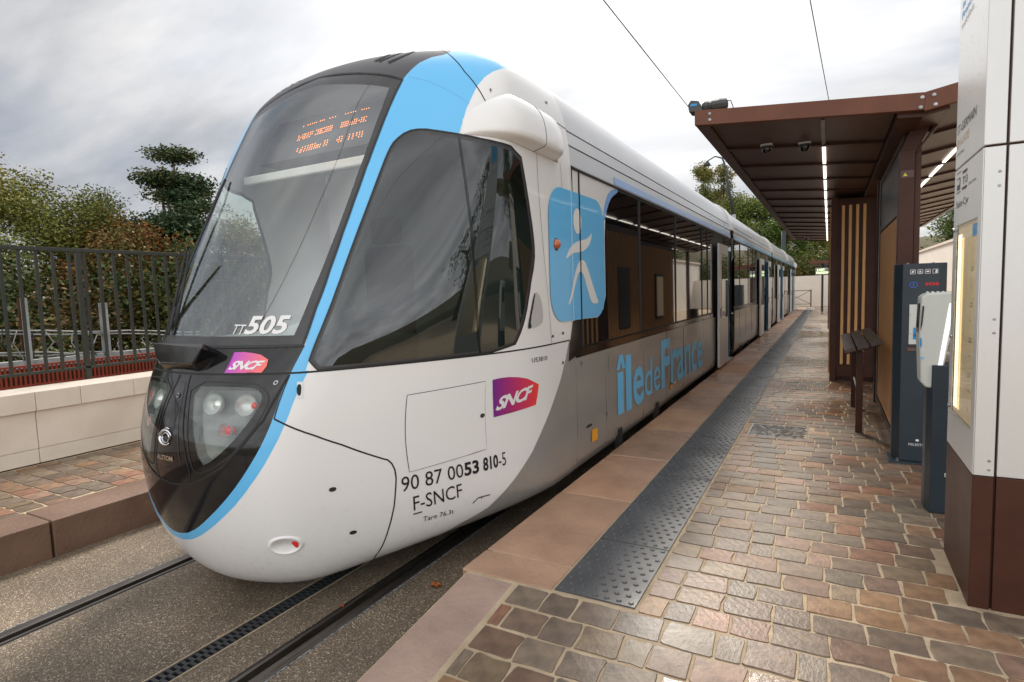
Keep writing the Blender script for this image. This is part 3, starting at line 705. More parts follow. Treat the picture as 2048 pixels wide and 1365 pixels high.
part('header_rail', B(x0 - .70, x0 + .70, 2.86, 2.90, 2.60, 2.66), 'white_paint', tram, bevel=.01)
b = MB(); b.box(x0 - .22, x0 + .22, 3.55, 3.67, 1.35, 2.15); b.box(x0 - .14, x0 + .14, 3.55, 3.65, 2.17, 2.38); b.box(x0 - .24, x0 + .24, 3.2, 3.65, 1.2, 1.34); part('driver_seat', b, 'black_matt', tram, bevel=.04)
part('dash_light', B(x0 + .20, x0 + .42, 2.11, 2.15, 1.535, 1.555), 'red_lens', tram)
# orange dot-matrix destination display, just behind the glass
led = MB(); rnd = random.Random(3)
def led_cluster(pa, pb, w, kind):
    # rows of small square dots between two (t,v) points; w = stretch along the row
    n = max(2, int(w / .048))
    for i in range(n):
        s = i / max(1, n - 1)
        for r in range(3):
            if kind == 'dash' and r != 1: continue
            if rnd.random() < .12: continue
            t = pa[0] + (pb[0] - pa[0]) * s + (.008 if r % 2 else 0); v = pa[1] + (pb[1] - pa[1]) * s + (r - 1) * .055
            P = [on(t - .014, v - .014, -.035), on(t + .014, v - .014, -.035), on(t + .014, v + .014, -.035), on(t - .014, v + .014, -.035)]
            led.quad(*P)
def ledline(p0, p1, px, spans):
    for a, c, kd in spans:
        f = lambda x: (p0[0] + (p1[0] - p0[0]) * (x - px[0]) / (px[1] - px[0]), p0[1] + (p1[1] - p0[1]) * (x - px[0]) / (px[1] - px[0]))
        q0 = f(a); q1 = f(c); led_cluster(q0, q1, abs(q1[0] - q0[0]), kd)
ledline((.19, 12.55), (2.375, 12.80), (592, 728), [(593, 605, 'b'), (608, 618, 'b'), (622, 630, 'b'), (634, 638, 'b'), (641, 645, 'b'), (649, 661, 'b'), (680, 692, 'b'), (697, 701, 'b'), (705, 709, 'b'), (714, 728, 'b')])
ledline((.33, 12.22), (2.39, 12.42), (598, 728), [(599, 606, 'b'), (609, 621, 'b'), (626, 630, 'b'), (635, 639, 'b'), (642, 646, 'b'), (654, 659, 'b'), (666, 678, 'dash'), (682, 687, 'b'), (701, 708, 'b'), (715, 726, 'b')])
ledline((.19, 12.86), (2.375, 13.10), (592, 728), [(594, 604, 'dash'), (609, 618, 'dash'), (622, 630, 'dash'), (634, 638, 'dash'), (650, 661, 'dash'), (681, 692, 'dash'), (697, 701, 'dash'), (714, 728, 'dash')])
part('destination_display', led, 'led', tram)
cab_end = list(tram.children)
# ---------------------------------------------------------------- passenger cars
SIDE = {}
def prof(v):
    if v not in SIDE: SIDE[v] = S(11, v)
    return SIDE[v]
def sp(v, y, side=1, off=0.0):
    p = prof(v); q = prof(min(20, v + .02)); r = prof(max(0, v - .02)); dx = q[0] - r[0]; dz = q[2] - r[2]; l = math.hypot(dx, dz) or 1
    return (XC + side * (p[0] + off * dz / l), y, p[2] - off * dx / l)
def vz(z):
    a, b = 0.0, 19.9
    for _ in range(30):
        c = (a + b) / 2
        if S(11, c)[2] < z: a = c
        else: b = c
    return (a + b) / 2
V128 = vz(1.28); V130 = vz(1.30); V268 = vz(2.68); V272 = vz(2.725); V288 = vz(2.87); V289 = vz(2.885); V300 = vz(2.985); V301 = vz(3.0); V245 = vz(2.45)
def side_patch(name, y0, y1, v0, v1, mt, parent, side=1, off=0.0, skirt=.012, step=.6, smooth=True, **kw):
    n = max(1, int((v1 - v0) / step)); mb = MB(); vs = [v0 + (v1 - v0) * i / n for i in range(n + 1)]
    for v in vs:
        for y in (y0, y1): mb.v.append(sp(v, y, side, off))
    for i in range(n): mb.f.append((2 * i, 2 * i + 1, 2 * i + 3, 2 * i + 2) if side == 1 else (2 * i, 2 * i + 2, 2 * i + 3, 2 * i + 1))
    if skirt:
        ring = [2 * i for i in range(n + 1)] + [2 * i + 1 for i in range(n, -1, -1)]; m2 = len(ring); r0 = len(mb.v)
        mb.v += [mb.v[r] for r in ring]; k = len(mb.v)
        for r in ring: mb.v.append(sp(vs[r // 2], y1 if r % 2 else y0, side, off - skirt))
        for i in range(m2):
            f = (r0 + i, r0 + (i + 1) % m2, k + (i + 1) % m2, k + i); mb.f.append(f if side == -1 else f[::-1])
    me = mesh_of(name, mb.v, mb.f)
    for i in range(n): me.polygons[i].use_smooth = smooth
    return link(name, me, mt, parent, **kw)
def box_part(name, x0, x1, y0, y1, z0, z1, mt, parent, **k): return part(name, B(x0, x1, y0, y1, z0, z1), mt, parent, **k)
XS = XC + 1.325
CARS = [  # y0, y1, door openings, window breaks, lower panel breaks
    (4.25, 12.62, [(11.72, 12.62)], [4.42, 6.07, 7.70, 9.50, 9.98, 10.35], [4.33, 4.95, 6.18, 7.20, 8.15, 9.60, 10.40]),
    (13.10, 22.30, [(18.75, 20.05)], [13.95, 15.5, 16.4, 17.1], [13.9, 15.0, 16.2, 17.3]),
    (22.75, 31.30, [(25.25, 26.55)], [23.2, 24.0], [23.2, 24.2]),
    (31.75, 37.90, [(33.6, 34.9)], [32.1, 32.9], [32.2, 33.0])]
for ci, (Y0, Y1, doors, wins, lows) in enumerate(CARS):
    car = side_patch('car_body', Y0, Y1, V272, 20, 'white_paint', tram, 1, -.02, 0)
    # backing skins
    segs = []; y = Y0
    for a, b2 in doors: segs.append((y, a)); y = b2
    if y < Y1 - .01: segs.append((y, Y1))
    for a, b2 in segs: side_patch('side_frame', a, b2, 0, V268, 'rubber', car, 1, -.022, 0)
    side_patch('side_frame', Y0, Y1, V245, V289, 'rubber', car, 1, -.020, 0)
    side_patch('far_side', Y0, Y1, 0, 20, 'white_paint', car, -1, 0, 0)
    side_patch('far_glazing', Y0 + .4, Y1 - .4, V130, V268, 'dark_glass', car, -1, .003, 0)
    # roof in two lengths, cornice panels
    side_patch('roof_side', Y0, Y1, V301, 20, 'roof_paint', car, 1, 0, .01, .35)
    cy = [Y0] + [q for q in (Y0 + 3.2, Y0 + 6.2) if q < Y1 - 1] + [Y1]
    for i in range(len(cy) - 1):
        side_patch('cornice_panel', cy[i] + .003, cy[i + 1] - .003, V289, V300, 'roof_paint', car)
        side_patch('cornice_panel', cy[i] + .003, cy[i + 1] - .003, V272, V288, 'roof_paint', car)
    b0 = max(Y0 + .05, 5.30)
    side_patch('blue_roof_band', b0, Y1 - .1, V272 + .02, vz(2.80), 'band_blue' if ci == 0 else 'sky_blue', car, 1, .003, 0)
    b = MB(); b.tube([(XS + .012, Y0, 2.70), (XS + .012, Y1, 2.70)], .009, 6); part('drip_rail', b, 'rubber', car)
    def glazed(a, b2, brks):
        ys = [a] + [q for q in brks if a + .2 < q < b2 - .2] + [b2]
        for i in range(len(ys) - 1):
            side_patch('window', ys[i] + .026, ys[i + 1] - .026, V130, V268, 'dark_glass', car, 1, 0, .01, 9, False)
            if i: part('window_mullion', B(XS - .01, XS + .005, ys[i] - .026, ys[i] + .026, 1.30, 2.68), 'black_matt', car)
    def lower(a, b2, brks):
        ys = [a] + [q for q in brks if a + .2 < q < b2 - .1] + [b2]
        for i in range(len(ys) - 1):
            side_patch('lower_panel', ys[i] + .004, ys[i + 1] - .004, .4 if i or ci else 0, V128 - .35, 'grey_paint', car, 1, 0, .012, .7)
            side_patch('sill_rail', ys[i] + .004, ys[i + 1] - .004, V128 - .32, V128, 'black_gloss', car, 1, -.002, .012, .7)
            b = MB(); b.tube([sp(v, ys[i] + .001, 1, .001) for v in (.6, 2, 3.5, 5, V128 - .35)], .0035, 4); part('panel_trim', b, 'steel', car)
    for si, (a, b2) in enumerate(segs):
        if si == 0: glazed(a, min(b2, doors[0][0] - 1.32) if ci == 0 else b2 - 1.2, wins); lower(a, (doors[0][0] - 1.0), lows)
        else: glazed(a + 1.15, b2, [a + 1.9, a + 2.7]); lower(a + 1.0, b2, [a + 1.8, a + 2.6])
        if si == 0:
            side_patch('door_pillar', (doors[0][0] - 1.32) if ci == 0 else b2 - 1.2, doors[0][0] - 1.0, 0.4, V268, 'black_gloss', car, 1, -.012, .01, 9)
    for di, (a, b2) in enumerate(doors):
        side_patch('door_header', a, b2, V245, V268, 'black_gloss', car, 1, -.005, .01, 9)
        leaves = [(a - 1.0, a + .0)] + ([(b2, b2 + 1.0)] if b2 < Y1 - 1.2 else [])
        for la, lb in leaves:
            lf = box_part('door_leaf', XS + .035, XS + .075, la, lb - .02, .30, 2.50, 'aluminium', car, bevel=.006)
            box_part('door_glass', XS + .07, XS + .079, la + .22, lb - .09, .62 + .55, 2.33, 'dark_glass', lf)
            box_part('door_edge', XS + .03, XS + .078, (lb - .035) if la < a else la + .0, (lb - .015) if la < a else la + .03, .32, 2.48, 'sky_blue', lf)
            b = MB(); b.tube([(XS + .09, la + .12, 1.2), (XS + .09, la + .12, 1.36)], .012, 6); part('door_button', b, 'steel', lf)
        box_part('door_step', XS - .12, XS + .055, a + .02, b2 - .02, .255, .285, 'aluminium', car, bevel=.004)
        box_part('door_step_edge', XS + .055, XS + .062, a + .02, b2 - .02, .255, .29, 'beige_trim', car)
        box_part('vestibule_post', XS - .20, XS - .12, a + .42, a + .56, .38, 2.42, 'beige_trim', car, bevel=.01)
        box_part('door_frame', XS - .14, XS - .03, a + .0, a + .05, .28, 2.45, 'black_gloss', car)
        box_part('door_frame', XS - .14, XS - .03, b2 - .05, b2, .28, 2.45, 'black_gloss', car)
        b = MB(); b.tube([(XS - .3, a + .35, .38), (XS - .3, a + .35, 2.4)], .018, 8); part('grab_pole', b, 'orange_sign', car, smooth=True)
    box_part('car_floor', XC - 1.28, XS - .05, Y0 + .05, Y1 - .05, .33, .37, 'cab_dash', car)
    side_patch('blue_door_stripe', (doors[0][0] + .15), (doors[0][0] + .28), V272, V300, 'sky_blue', car, 1, .004, 0)
    # wheel arch notches and jacking marks at the skirt
    for y in (Y0 + 1.05, Y0 + 2.45):
        if ci < 2: box_part('skirt_notch', XS - .05, XS + .004, y, y + .09, .22, .40 if ci == 0 else .37, 'joint', car)
    side_patch('inner_ceiling', Y0, Y1, V289, 20, 'cab_lining', car, 1, -.06, 0)
    if ci < 3:   # articulation bellows to the next car
        by0, by1 = Y1, CARS[ci + 1][0]; bl = MB(); nf = 9
        vs = [0, .6, 1.5, 3, 5, 7, 9, 11, 12.2, 13, 14, 15, 16, 17, 18, 19, 20]
        for k in range(nf + 1):
            y = by0 + (by1 - by0) * k / nf; o = -.05 - (.035 if k % 2 else 0)
            bl.v += [sp(v, y, 1, o) for v in vs] + [sp(v, y, -1, o) for v in vs[::-1]]
        w = 2 * len(vs)
        for k in range(nf):
            for i in range(w - 1): bl.f.append((k * w + i, k * w + i + 1, (k + 1) * w + i + 1, (k + 1) * w + i))
        part('articulation_bellows', bl, 'rubber', tram)
        side_patch('bellows_hood', by0 + .02, by1 - .02, V289, 20, 'white_paint', tram, 1, .03, .05, .4)
        side_patch('bellows_hood', by0 + .02, by1 - .02, V289, 20, 'white_paint', tram, -1, .03, .05, .4)
tram_car = [o for o in tram.children if o.name.startswith('car_body')]
# running gear and floor pan
part('underframe', B(XC - .95, XC + .95, 3.5, 38.6, .13, .30), 'black_matt', tram)
b = MB(); b.box(XC - .34, XC - .04, 2.16, 2.6, .045, .12); part('coupler_cover', b, 'rubber', tram, bevel=.03)
for y in (5.6, 7.4, 12.0, 13.8, 21.6, 23.4, 30.6, 32.4):
    for x in (XC - .75, XC + .75):
        b = MB(); b.lathe((x - .06, y, .30), (1, 0, 0), [(0, 0), (.28, 0), (.29, .02), (.29, .12), (0, .12)], 20); part('wheel', b, 'rail_steel', tram)
# films on the first car: region logo, white shoulder, arc and lettering
def flat(o): return lambda y, z: (XS + o, y, z)
white_sh = [(4.25, 1.5), (4.12, 1.35), (4.12, 1.30), (4.25, 1.30), (4.25, 1.5)]
c1 = tram_car[0]
decal('white_film', [(4.252, 2.69), (4.252, 1.52), (4.76, 1.515), (4.9, 1.58), (4.97, 1.70), (4.97, 2.2), (5.0, 2.44), (5.08, 2.56), (5.22, 2.65), (5.36, 2.69)], flat(.004), 'white_paint', c1, step=.4)
decal('arc_film', smooth_poly([(4.93, 2.36), (4.98, 2.36), (5.06, 2.50), (5.18, 2.60), (5.36, 2.665), (5.36, 2.69), (5.30, 2.69), (5.10, 2.64), (4.97, 2.50)], 1), flat(.0055), 'band_blue', c1, step=.4)
def rrect(y0, y1, z0, z1, r, n=6):
    P = []
    for cy_, cz, a0 in ((y1 - r, z1 - r, 0), (y0 + r, z1 - r, 90), (y0 + r, z0 + r, 180), (y1 - r, z0 + r, 270)):
        for i in range(n + 1):
            a = math.radians(a0 + 90 * i / n); P.append((cy_ + r * math.cos(a), cz + r * math.sin(a)))
    return P
HEAD = [(4.325 + .085 * math.cos(2 * math.pi * i / 20), 2.30 + .10 * math.sin(2 * math.pi * i / 20)) for i in range(20)]
ARM = smooth_poly([(4.07, 1.99), (4.10, 2.03), (4.17, 2.09), (4.32, 2.145), (4.48, 2.165), (4.58, 2.195), (4.64, 2.235), (4.63, 2.19), (4.57, 2.12), (4.46, 2.075), (4.34, 2.055), (4.24, 2.05), (4.15, 2.02)], 1)
LEGS = smooth_poly([(4.09, 1.64), (4.16, 1.72), (4.22, 1.83), (4.28, 1.93), (4.34, 1.985), (4.40, 2.0), (4.47, 1.99), (4.53, 1.93), (4.62, 1.82), (4.72, 1.70), (4.78, 1.64), (4.64, 1.635), (4.58, 1.67), (4.51, 1.77), (4.44, 1.87), (4.39, 1.905), (4.33, 1.90), (4.28, 1.84), (4.21, 1.73), (4.15, 1.655)], 1)
def side_any(o):
    def f(y, z):
        # follow the cab shell for y < 4.25
        if y >= 4.2: return (XS + o, y, z)
        lo, hi = 8.0, 11.0; v = vz(z)
        for _ in range(18):
            q = (lo + hi) / 2
            if S(q, v)[1] < y: lo = q
            else: hi = q
        return on(lo, v, o)
    return f
lg = decal('region_logo', rrect(3.79, 4.95, 1.52, 2.52, .22), side_any(.0075), 'sky_blue', c1, step=.12)
decal('logo_head', HEAD, side_any(.0095), 'white_film', lg, step=.06)
decal('logo_arms', ARM, side_any(.0095), 'white_film', lg, step=.06)
decal('logo_legs', LEGS, side_any(.0095), 'white_film', lg, step=.06)
b = MB(); b.box(XS + .003, XS + .0115, 4.365, 4.385, 1.30, 2.69); part('door_gap', b, 'joint', c1)
b = MB(); b.box(XS + .003, XS + .0105, 4.21, 4.213, 1.52, 2.69); part('door_gap', b, 'aluminium', c1)
decal('black_film', [(4.14, 1.36), (4.2, 1.515), (4.40, 1.515), (4.40, 1.26), (4.10, 1.205)], side_any(.004), 'black_gloss', c1, step=.1)
Tb = lambda s, y0, y1, z0a, z0b, z1a, z1b, bold, nm='region_lettering': text_on(nm, s, [(y0, z0a), (y1, z0b), (y1, z1b), (y0, z1a)], flat(.004), 'letter_blue', c1, bold=bold)
decal('region_lettering', [(5.26, .545), (5.44, .54), (5.44, .95), (5.26, .955)], flat(.004), 'letter_blue', c1, step=.5); decal('region_lettering', [(5.23, .985), (5.33, 1.12), (5.42, 1.12), (5.52, .975), (5.42, .975), (5.375, 1.05), (5.33, .98)], flat(.004), 'letter_blue', c1, step=.5)
decal('region_lettering', [(5.52, .53), (5.70, .525), (5.70, 1.09), (5.52, 1.095)], flat(.004), 'letter_blue', c1, step=.5); Tb('e', 5.76, 6.15, .52, .52, .93, .93, .018)
Tb('de', 6.19, 6.85, .55, .55, .97, .97, 0.0)
Tb('F', 6.90, 7.34, .53, .53, 1.12, 1.12, .03); Tb('rance', 7.38, 9.50, .50, .48, .96, .92, .016)
decal('orange_label', [(4.56, .455), (4.70, .450), (4.70, .555), (4.56, .56)], flat(.004), 'orange_sign', c1, step=.3)
decal('orange_label', [(7.35, .455), (7.47, .45), (7.47, .53), (7.35, .535)], flat(.004), 'orange_sign', c1, step=.3)
for y in (4.45, 7.55): decal('lifting_mark', [(y, .60 if y < 5 else .5), (y + .12, .60 if y < 5 else .5), (y + .12, .62 if y < 5 else .52), (y, .62 if y < 5 else .52)], flat(.004), 'black_film' if y < 5 else 'white_film', c1, step=.3)
decal('service_flap', rrect(5.02, 5.20, 1.0, 1.16, .01, 2), flat(.004), 'grey_paint', c1, step=.3)
for p in ((5.17, 1.09), (4.95, .62), (4.36, 1.16), (6.05, 1.15), (6.22, 1.15), (6.0, .62), (6.96, .62)): decal('lock', [(p[0] + .016 * math.cos(a), p[1] + .016 * math.sin(a)) for a in [k * .7 for k in range(9)]], flat(.005), 'steel', c1, step=.05)
# the far end of the tram: the same cab turned round
ymid2 = 4.25 + 37.90
RT = Matrix.Translation((2 * XC, ymid2, 0)) @ Matrix.Rotation(math.pi, 4, 'Z')
for o in cab_end:
    if not o.name.split('.')[0] in ('cab_shell', 'windscreen', 'windscreen_border', 'side_window', 'side_window_border', 'roof_hood', 'nose_mask', 'blue_flank', 'blue_nose_band', 'grey_lower_panel', 'headlamp_surround', 'headlamp_glass', 'camera_fairing'): continue
    c = o.copy(); COL.objects.link(c); c.parent = tram; c.matrix_parent_inverse = WM(tram).inverted() @ RT
# ================================================================== GROUND, TRACK, PLATFORMS
part('ground', B(-160, 160, -60, 260, -.30, -.05), 'grass_bank', kind='structure')
RL, RR = -3.845, -2.335          # rail centres
def zg(y): return .26 if y > 2.5 else max(.0, .26 - .11 * (2.5 - y))
tb = thing('track_bed', None, None, kind='structure')
for x0_, x1_ in ((-4.75, RL - .085), (RL + .085, -2.785), (-2.655, RR - .085), (RR + .085, -1.74)):
    part('bed_slab', B(x0_, x1_, -8, 60, -.25, 0), 'aggregate', tb)
part('bed_base', B(-4.75, -1.74, -8, 60, -.28, -.06), 'joint', tb)
for xc, sg in ((RL, -1), (RR, 1)):
    b = MB(); r = part('embedded_rail', B(xc + min(sg * .005, sg * .072), xc + max(sg * .005, sg * .072), -8, 60, -.059, .004), 'rail_steel', None, bevel=.005,
                       label=('left embedded tram rail, worn dark steel, running beneath the nose of the tram' if sg < 0 else 'right embedded tram rail, in the shadow between tram and platform kerb'), cat='rail', group='rails of the tram track')
    part('guard_lip', B(xc + min(-sg * .045, -sg * .065), xc + max(-sg * .045, -sg * .065), -8, 60, -.058, .001), 'rail_steel', r)
    part('sealing_strip', B(xc + min(sg * .074, sg * .084), xc + max(sg * .074, sg * .084), -8, 60, -.057, .002), 'seal', r)
    part('sealing_strip', B(xc - sg * .075 - .009, xc - sg * .075 + .009, -8, 60, -.057, -.002), 'rubber', r)
dr = thing('drain_channel', 'narrow slotted cast iron drain channel running between the two rails', 'drain', (-2.72, 0, 0))
part('drain_trough', B(-2.784, -2.656, -8, 45, -.058, -.03), 'joint', dr)
part('drain_edge', B(-2.782, -2.775, -8, 45, -.029, .002), 'mortar', dr); part('drain_edge', B(-2.665, -2.658, -8, 45, -.029, .002), 'mortar', dr)
gb = MB()
for x0_, x1_ in ((-.054, -.044), (-.005, .005), (.044, .054)): gb.box(x0_, x1_, 0, .498, -.02, 0)
for k in range(14):
    gb.box(-.044, -.005, .004 + k * .0355, .0215 + k * .0355, -.02, -.0005); gb.box(.005, .044, .020 + k * .0355, .0375 + k * .0355, -.02, -.0005)
gme = fixn(mesh_of('grate', gb.v, gb.f))
for k in range(26): link('grate', gme, 'cast_iron', dr, loc=(-2.72, .4 + k * .5, -.001))
# ---- stone pieces
PAL = [(0.212, 0.121, 0.072), (0.183, 0.135, 0.093), (0.231, 0.112, 0.065), (0.207, 0.145, 0.086), (0.227, 0.137, 0.093), (0.149, 0.108, 0.077), (0.178, 0.125, 0.084), (0.231, 0.137, 0.079), (0.163, 0.123, 0.089), (0.197, 0.154, 0.106), (0.251, 0.141, 0.070), (0.163, 0.108, 0.074), (0.188, 0.141, 0.099), (0.212, 0.129, 0.084)]
def stone_variant(rng, L, Wd, h=.05):
    c = .008; P = [(-L / 2 + c, -Wd / 2), (0, -Wd / 2), (L / 2 - c, -Wd / 2), (L / 2, -Wd / 2 + c), (L / 2, 0), (L / 2, Wd / 2 - c), (L / 2 - c, Wd / 2), (0, Wd / 2), (-L / 2 + c, Wd / 2), (-L / 2, Wd / 2 - c), (-L / 2, 0), (-L / 2, -Wd / 2 + c)]
    P = [(x + rng.uniform(-.006, .006), y + rng.uniform(-.006, .006)) for x, y in P]; n = len(P)
    V = []; F = []
    for s, z in ((1.0, -h), (1.0, -.006), (.991, -.0015), (.972, .0)):
        V += [(x * s, y * s, z) for x, y in P]
    for k in range(3):
        for i in range(n): j = (i + 1) % n; F.append((k * n + i, k * n + j, (k + 1) * n + j, (k + 1) * n + i))
    F.append(tuple(range(3 * n, 4 * n)))
    return V, F
rs = random.Random(11)
VAR = [stone_variant(rs, .19, .146) for _ in range(14)]
VME = []
for V, F in VAR:
    me = mesh_of('paver', V, F); me.polygons.foreach_set('use_smooth', [12 <= i < 36 for i in range(len(F))]); me.materials.append(MATS['paver_single']); VME.append(me)
def lay(parent, xa, xb, ya, yb, pitch, avoid, nsingle, zf, seed, xleft=None):
    r = random.Random(seed); items = []; y = ya + pitch / 2; row = 0
    while y < yb:
        x = (xleft(y) if xleft else xa) + (0 if row % 2 else -r.uniform(.05, .12))
        lo = xleft(y) if xleft else xa
        while x < xb:
            w = r.uniform(.155, .225) if r.random() < .85 else r.uniform(.10, .14)
            a = max(x, lo); bnd = min(x + w, xb)
            if bnd - a > .05:
                cxm = (a + bnd) / 2
                if not any(q[0] - .02 < cxm < q[1] + .02 and q[2] < y < q[3] for q in avoid): items.append((cxm, y, (bnd - a - .011) / .19, (pitch - .0125) / .146 * r.uniform(.97, 1.0), r.randrange(14), r.choice(PAL), r.uniform(.86, 1.42), r.uniform(-.02, .02), r.uniform(-.0025, .0015)))
            x += w
        y += pitch; row += 1
    def key(it):
        p = (it[0], it[1], zf(it[1])); return (0 if inframe(p, 0) else 1, (Vector(p) - Vector(CAMPOS)).length)
    items.sort(key=key); big = MB(); cols = []
    for k, (x, y, sx, sy, vi, c, br_, rot, dz) in enumerate(items):
        c = tuple(q * br_ for q in c); z = zf(y) + dz; tilt = math.atan(.11) if (y < 2.5 and zf is zg) else 0
        if k < nsingle:
            o = link('paver', VME[vi], None, parent, loc=(x, y, z)); o.scale = (sx, sy, 1); o.rotation_euler = (tilt, 0, rot); o.color = (*c, 1)
        else:
            V, F = VAR[vi]; n0 = len(big.v); cr, sr = math.cos(rot), math.sin(rot)
            for p in V:
                a, b_ = p[0] * sx, p[1] * sy; big.v.append((x + a * cr - b_ * sr, y + a * sr + b_ * cr, z + p[2] + b_ * math.tan(tilt)))
            big.f += [tuple(n0 + i for i in f) for f in F]; cols += [c] * len(V)
    if big.v:
        me = mesh_of('paving_stones', big.v, big.f); setcol(me, cols); link('paving_stones', me, 'paver_mass', parent, kind='stuff')
pf = part('platform', B(-1.70, 14, 2.5, 44, -.2, .2545), 'mortar', kind='structure')
b = MB(); b.prism([(-1.70, 2.5, -.2), (-1.70, 2.5, .2545), (-1.70, .14, -.0055), (-1.70, -8, -.0055), (-1.70, -8, -.2)], (15.7, 0, 0)); part('ramp_base', b, 'mortar', pf)
COVER = (-.70, -.17, 6.10, 6.62)
avoid = [COVER, (-.66, -.18, 21.0, 21.6), (.575, .79, 3.2, 3.83)]
lay(pf, -.765, 2.6, 2.5, 41.0, .1665, avoid, 230, zg, 5)
kr = lambda y: -1.39
lay(pf, -1.39, 2.6, 2.497 - .1665 * 22, 2.49, .1665, [], 60, zg, 9, kr)
# kerb slabs
SLC = [(.55, .30, .165), (.58, .34, .20), (.48, .26, .15), (.56, .33, .21), (.47, .29, .19)]
def slab(name, x0_, x1_, y0_, y1_, z, c, parent, mt='slab', h=.3, zb=None, bev=.008, **k):
    b = MB(); b.box(-(x1_ - x0_) / 2, (x1_ - x0_) / 2, -(y1_ - y0_) / 2, (y1_ - y0_) / 2, -h, 0)
    o = part(name, b, mt, parent, loc=((x0_ + x1_) / 2, (y0_ + y1_) / 2, z), bevel=bev, **k); o.color = (*c, 1); return o
ys = [2.505, 2.77, 3.84, 4.91, 6.0, 7.08, 8.1]; 
while ys[-1] < 42: ys.append(ys[-1] + 1.07)
for i in range(len(ys) - 1): slab('kerb_slab', -1.74, -1.205, ys[i] + .006, ys[i + 1] - .006, .26 + rs.uniform(-.002, .002), rs.choice(SLC), pf)
for i, (a, b_) in enumerate(((1.42, 2.495), (.35, 1.41), (-.7, .34), (-1.8, -.71))):
    b = MB(); xo = -1.72 if i else -1.70
    b.prism([(xo, a, -.1), (xo, a, zg(a) - .004), (xo, b_, zg(b_) - .004), (xo, b_, -.1)], (-1.41 - xo, 0, 0)); o = part('kerb_slab', b, 'slab', pf, bevel=.009); o.color = (.42, .29, .235, 1)
# tactile tiles
def tile_mesh():
    mb = MB(); mb.box(-.205, .205, -.327, .327, -.04, 0)
    for j in range(11):
        for i in range(7):
            x = -.18 + i * .060 + (.0 if j % 2 else 0); y = -.300 + j * .060
            if j % 2: x += .030
            if x > .19: continue
            n0 = len(mb.v); k = 8
            for rr, hh in ((.0135, .0), (.012, .004), (.007, .0062)):
                for q in range(k): an = 2 * math.pi * q / k; mb.v.append((x + rr * math.cos(an), y + rr * math.sin(an), hh))
            for L_ in range(2):
                for q in range(k): w = (q + 1) % k; mb.f.append((n0 + L_ * k + q, n0 + L_ * k + w, n0 + (L_ + 1) * k + w, n0 + (L_ + 1) * k + q))
            mb.f.append(tuple(n0 + 2 * k + q for q in range(k)))
    return fixn(mesh_of('tactile_tile', mb.v, mb.f))
TME = tile_mesh(); y = 2.52 + .33; ii = 0
while y < 40:
    link('tactile_tile', TME, 'tactile', pf, loc=(-.985, y, .262 + rs.uniform(-.001, .001))); y += .664; ii += 1
# inspection covers filled with cobbles
for k, (x0_, x1_, y0_, y1_) in enumerate((COVER, (-.66, -.18, 21.0, 21.6))):
    cvr = thing('inspection_cover', ['square inspection cover inlaid with small wet cobbles beside the tactile strip', 'distant inspection cover near the far end of the paved platform'][k], 'drain cover', ((x0_ + x1_) / 2, (y0_ + y1_) / 2, .26), 'inspection covers in the paving')
    mb = MB(); t_ = .008
    for q in ((x0_, x0_ + t_, y0_, y1_), (x1_ - t_, x1_, y0_, y1_), (x0_ + t_, x1_ - t_, y0_, y0_ + t_), (x0_ + t_, x1_ - t_, y1_ - t_, y1_)): mb.box(*q, .2, .262)
    part('cover_frame', mb, 'steel', cvr); part('cover_tray', B(x0_ + t_, x1_ - t_, y0_ + t_, y1_ - t_, .2, .252), 'joint', cvr)
    mb = MB(); cols = []; n0 = 0
    for i in range(13):
        for j in range(11):
            cx_ = x0_ + .025 + i * .0388 + (.018 if j % 2 else 0) + rs.uniform(-.004, .004); cy_ = y0_ + .03 + j * .046 + rs.uniform(-.004, .004)
            if cx_ > x1_ - .02 or cy_ > y1_ - .02: continue
            V, F = VAR[(i + j) % 14]; n0 = len(mb.v); mb.v += [(cx_ + p[0] * .17, cy_ + p[1] * .25, .262 + p[2] * .3) for p in V]; mb.f += [tuple(n0 + q for q in f) for f in F]; cc_ = rs.choice([(.05, .048, .045), (.16, .14, .12), (.30, .27, .24), (.08, .07, .06)]); cols += [cc_] * len(V)
    me = mesh_of('cobbles', mb.v, mb.f); setcol(me, cols); link('cobbles', me, 'paver_mass', cvr, kind='stuff')
# ---- opposite platform, wall and fence
op = part('opposite_platform', B(-6.66, -4.80, -8, 44, -.2, .251), 'mortar', kind='structure')
lay(op, -6.60, -5.155, -3.2, 24, .163, [], 130, lambda y: .258, 21)
y = -2.3; KJ = [-3.2, -2.1, -1.0, .25, 1.86, 3.2, 4.5]
while KJ[-1] < 43: KJ.append(KJ[-1] + 1.25)
for i in range(len(KJ) - 1):
    c = rs.choice(((.20, .120, .084), (.18, .105, .075), (.22, .135, .095)))
    b = MB(); z = .262 - (.0 if i > 3 else 0)
    b.box(-5.145, -4.75, KJ[i] + .008, KJ[i + 1] - .008, -.05, z); o = part('kerb_stone', b, 'slab', op, bevel=.007); o.color = (*c, 1)
wl = thing('low_wall', 'low cream limestone wall with wide coping stones along the opposite platform', 'wall', (-6.8, 2, .26))
WJ = [-6.2, -4.2, -2.2, -.6, .9, 2.57, 4.15, 5.7, 7.3]
while WJ[-1] < 42: WJ.append(WJ[-1] + 1.6)
part('wall_core', B(-6.98, -6.70, -6.2, 42, -.2, .80), 'joint', wl)
for i in range(len(WJ) - 1):
    part('wall_block', B(-6.70, -6.65, WJ[i] + .003, WJ[i + 1] - .003, .405, .765), 'cream_stone', wl, bevel=.004)
    part('wall_block', B(-6.70, -6.652, WJ[i] + .003, WJ[i + 1] - .003, .262, .402), 'cream_stone', wl, bevel=.004)
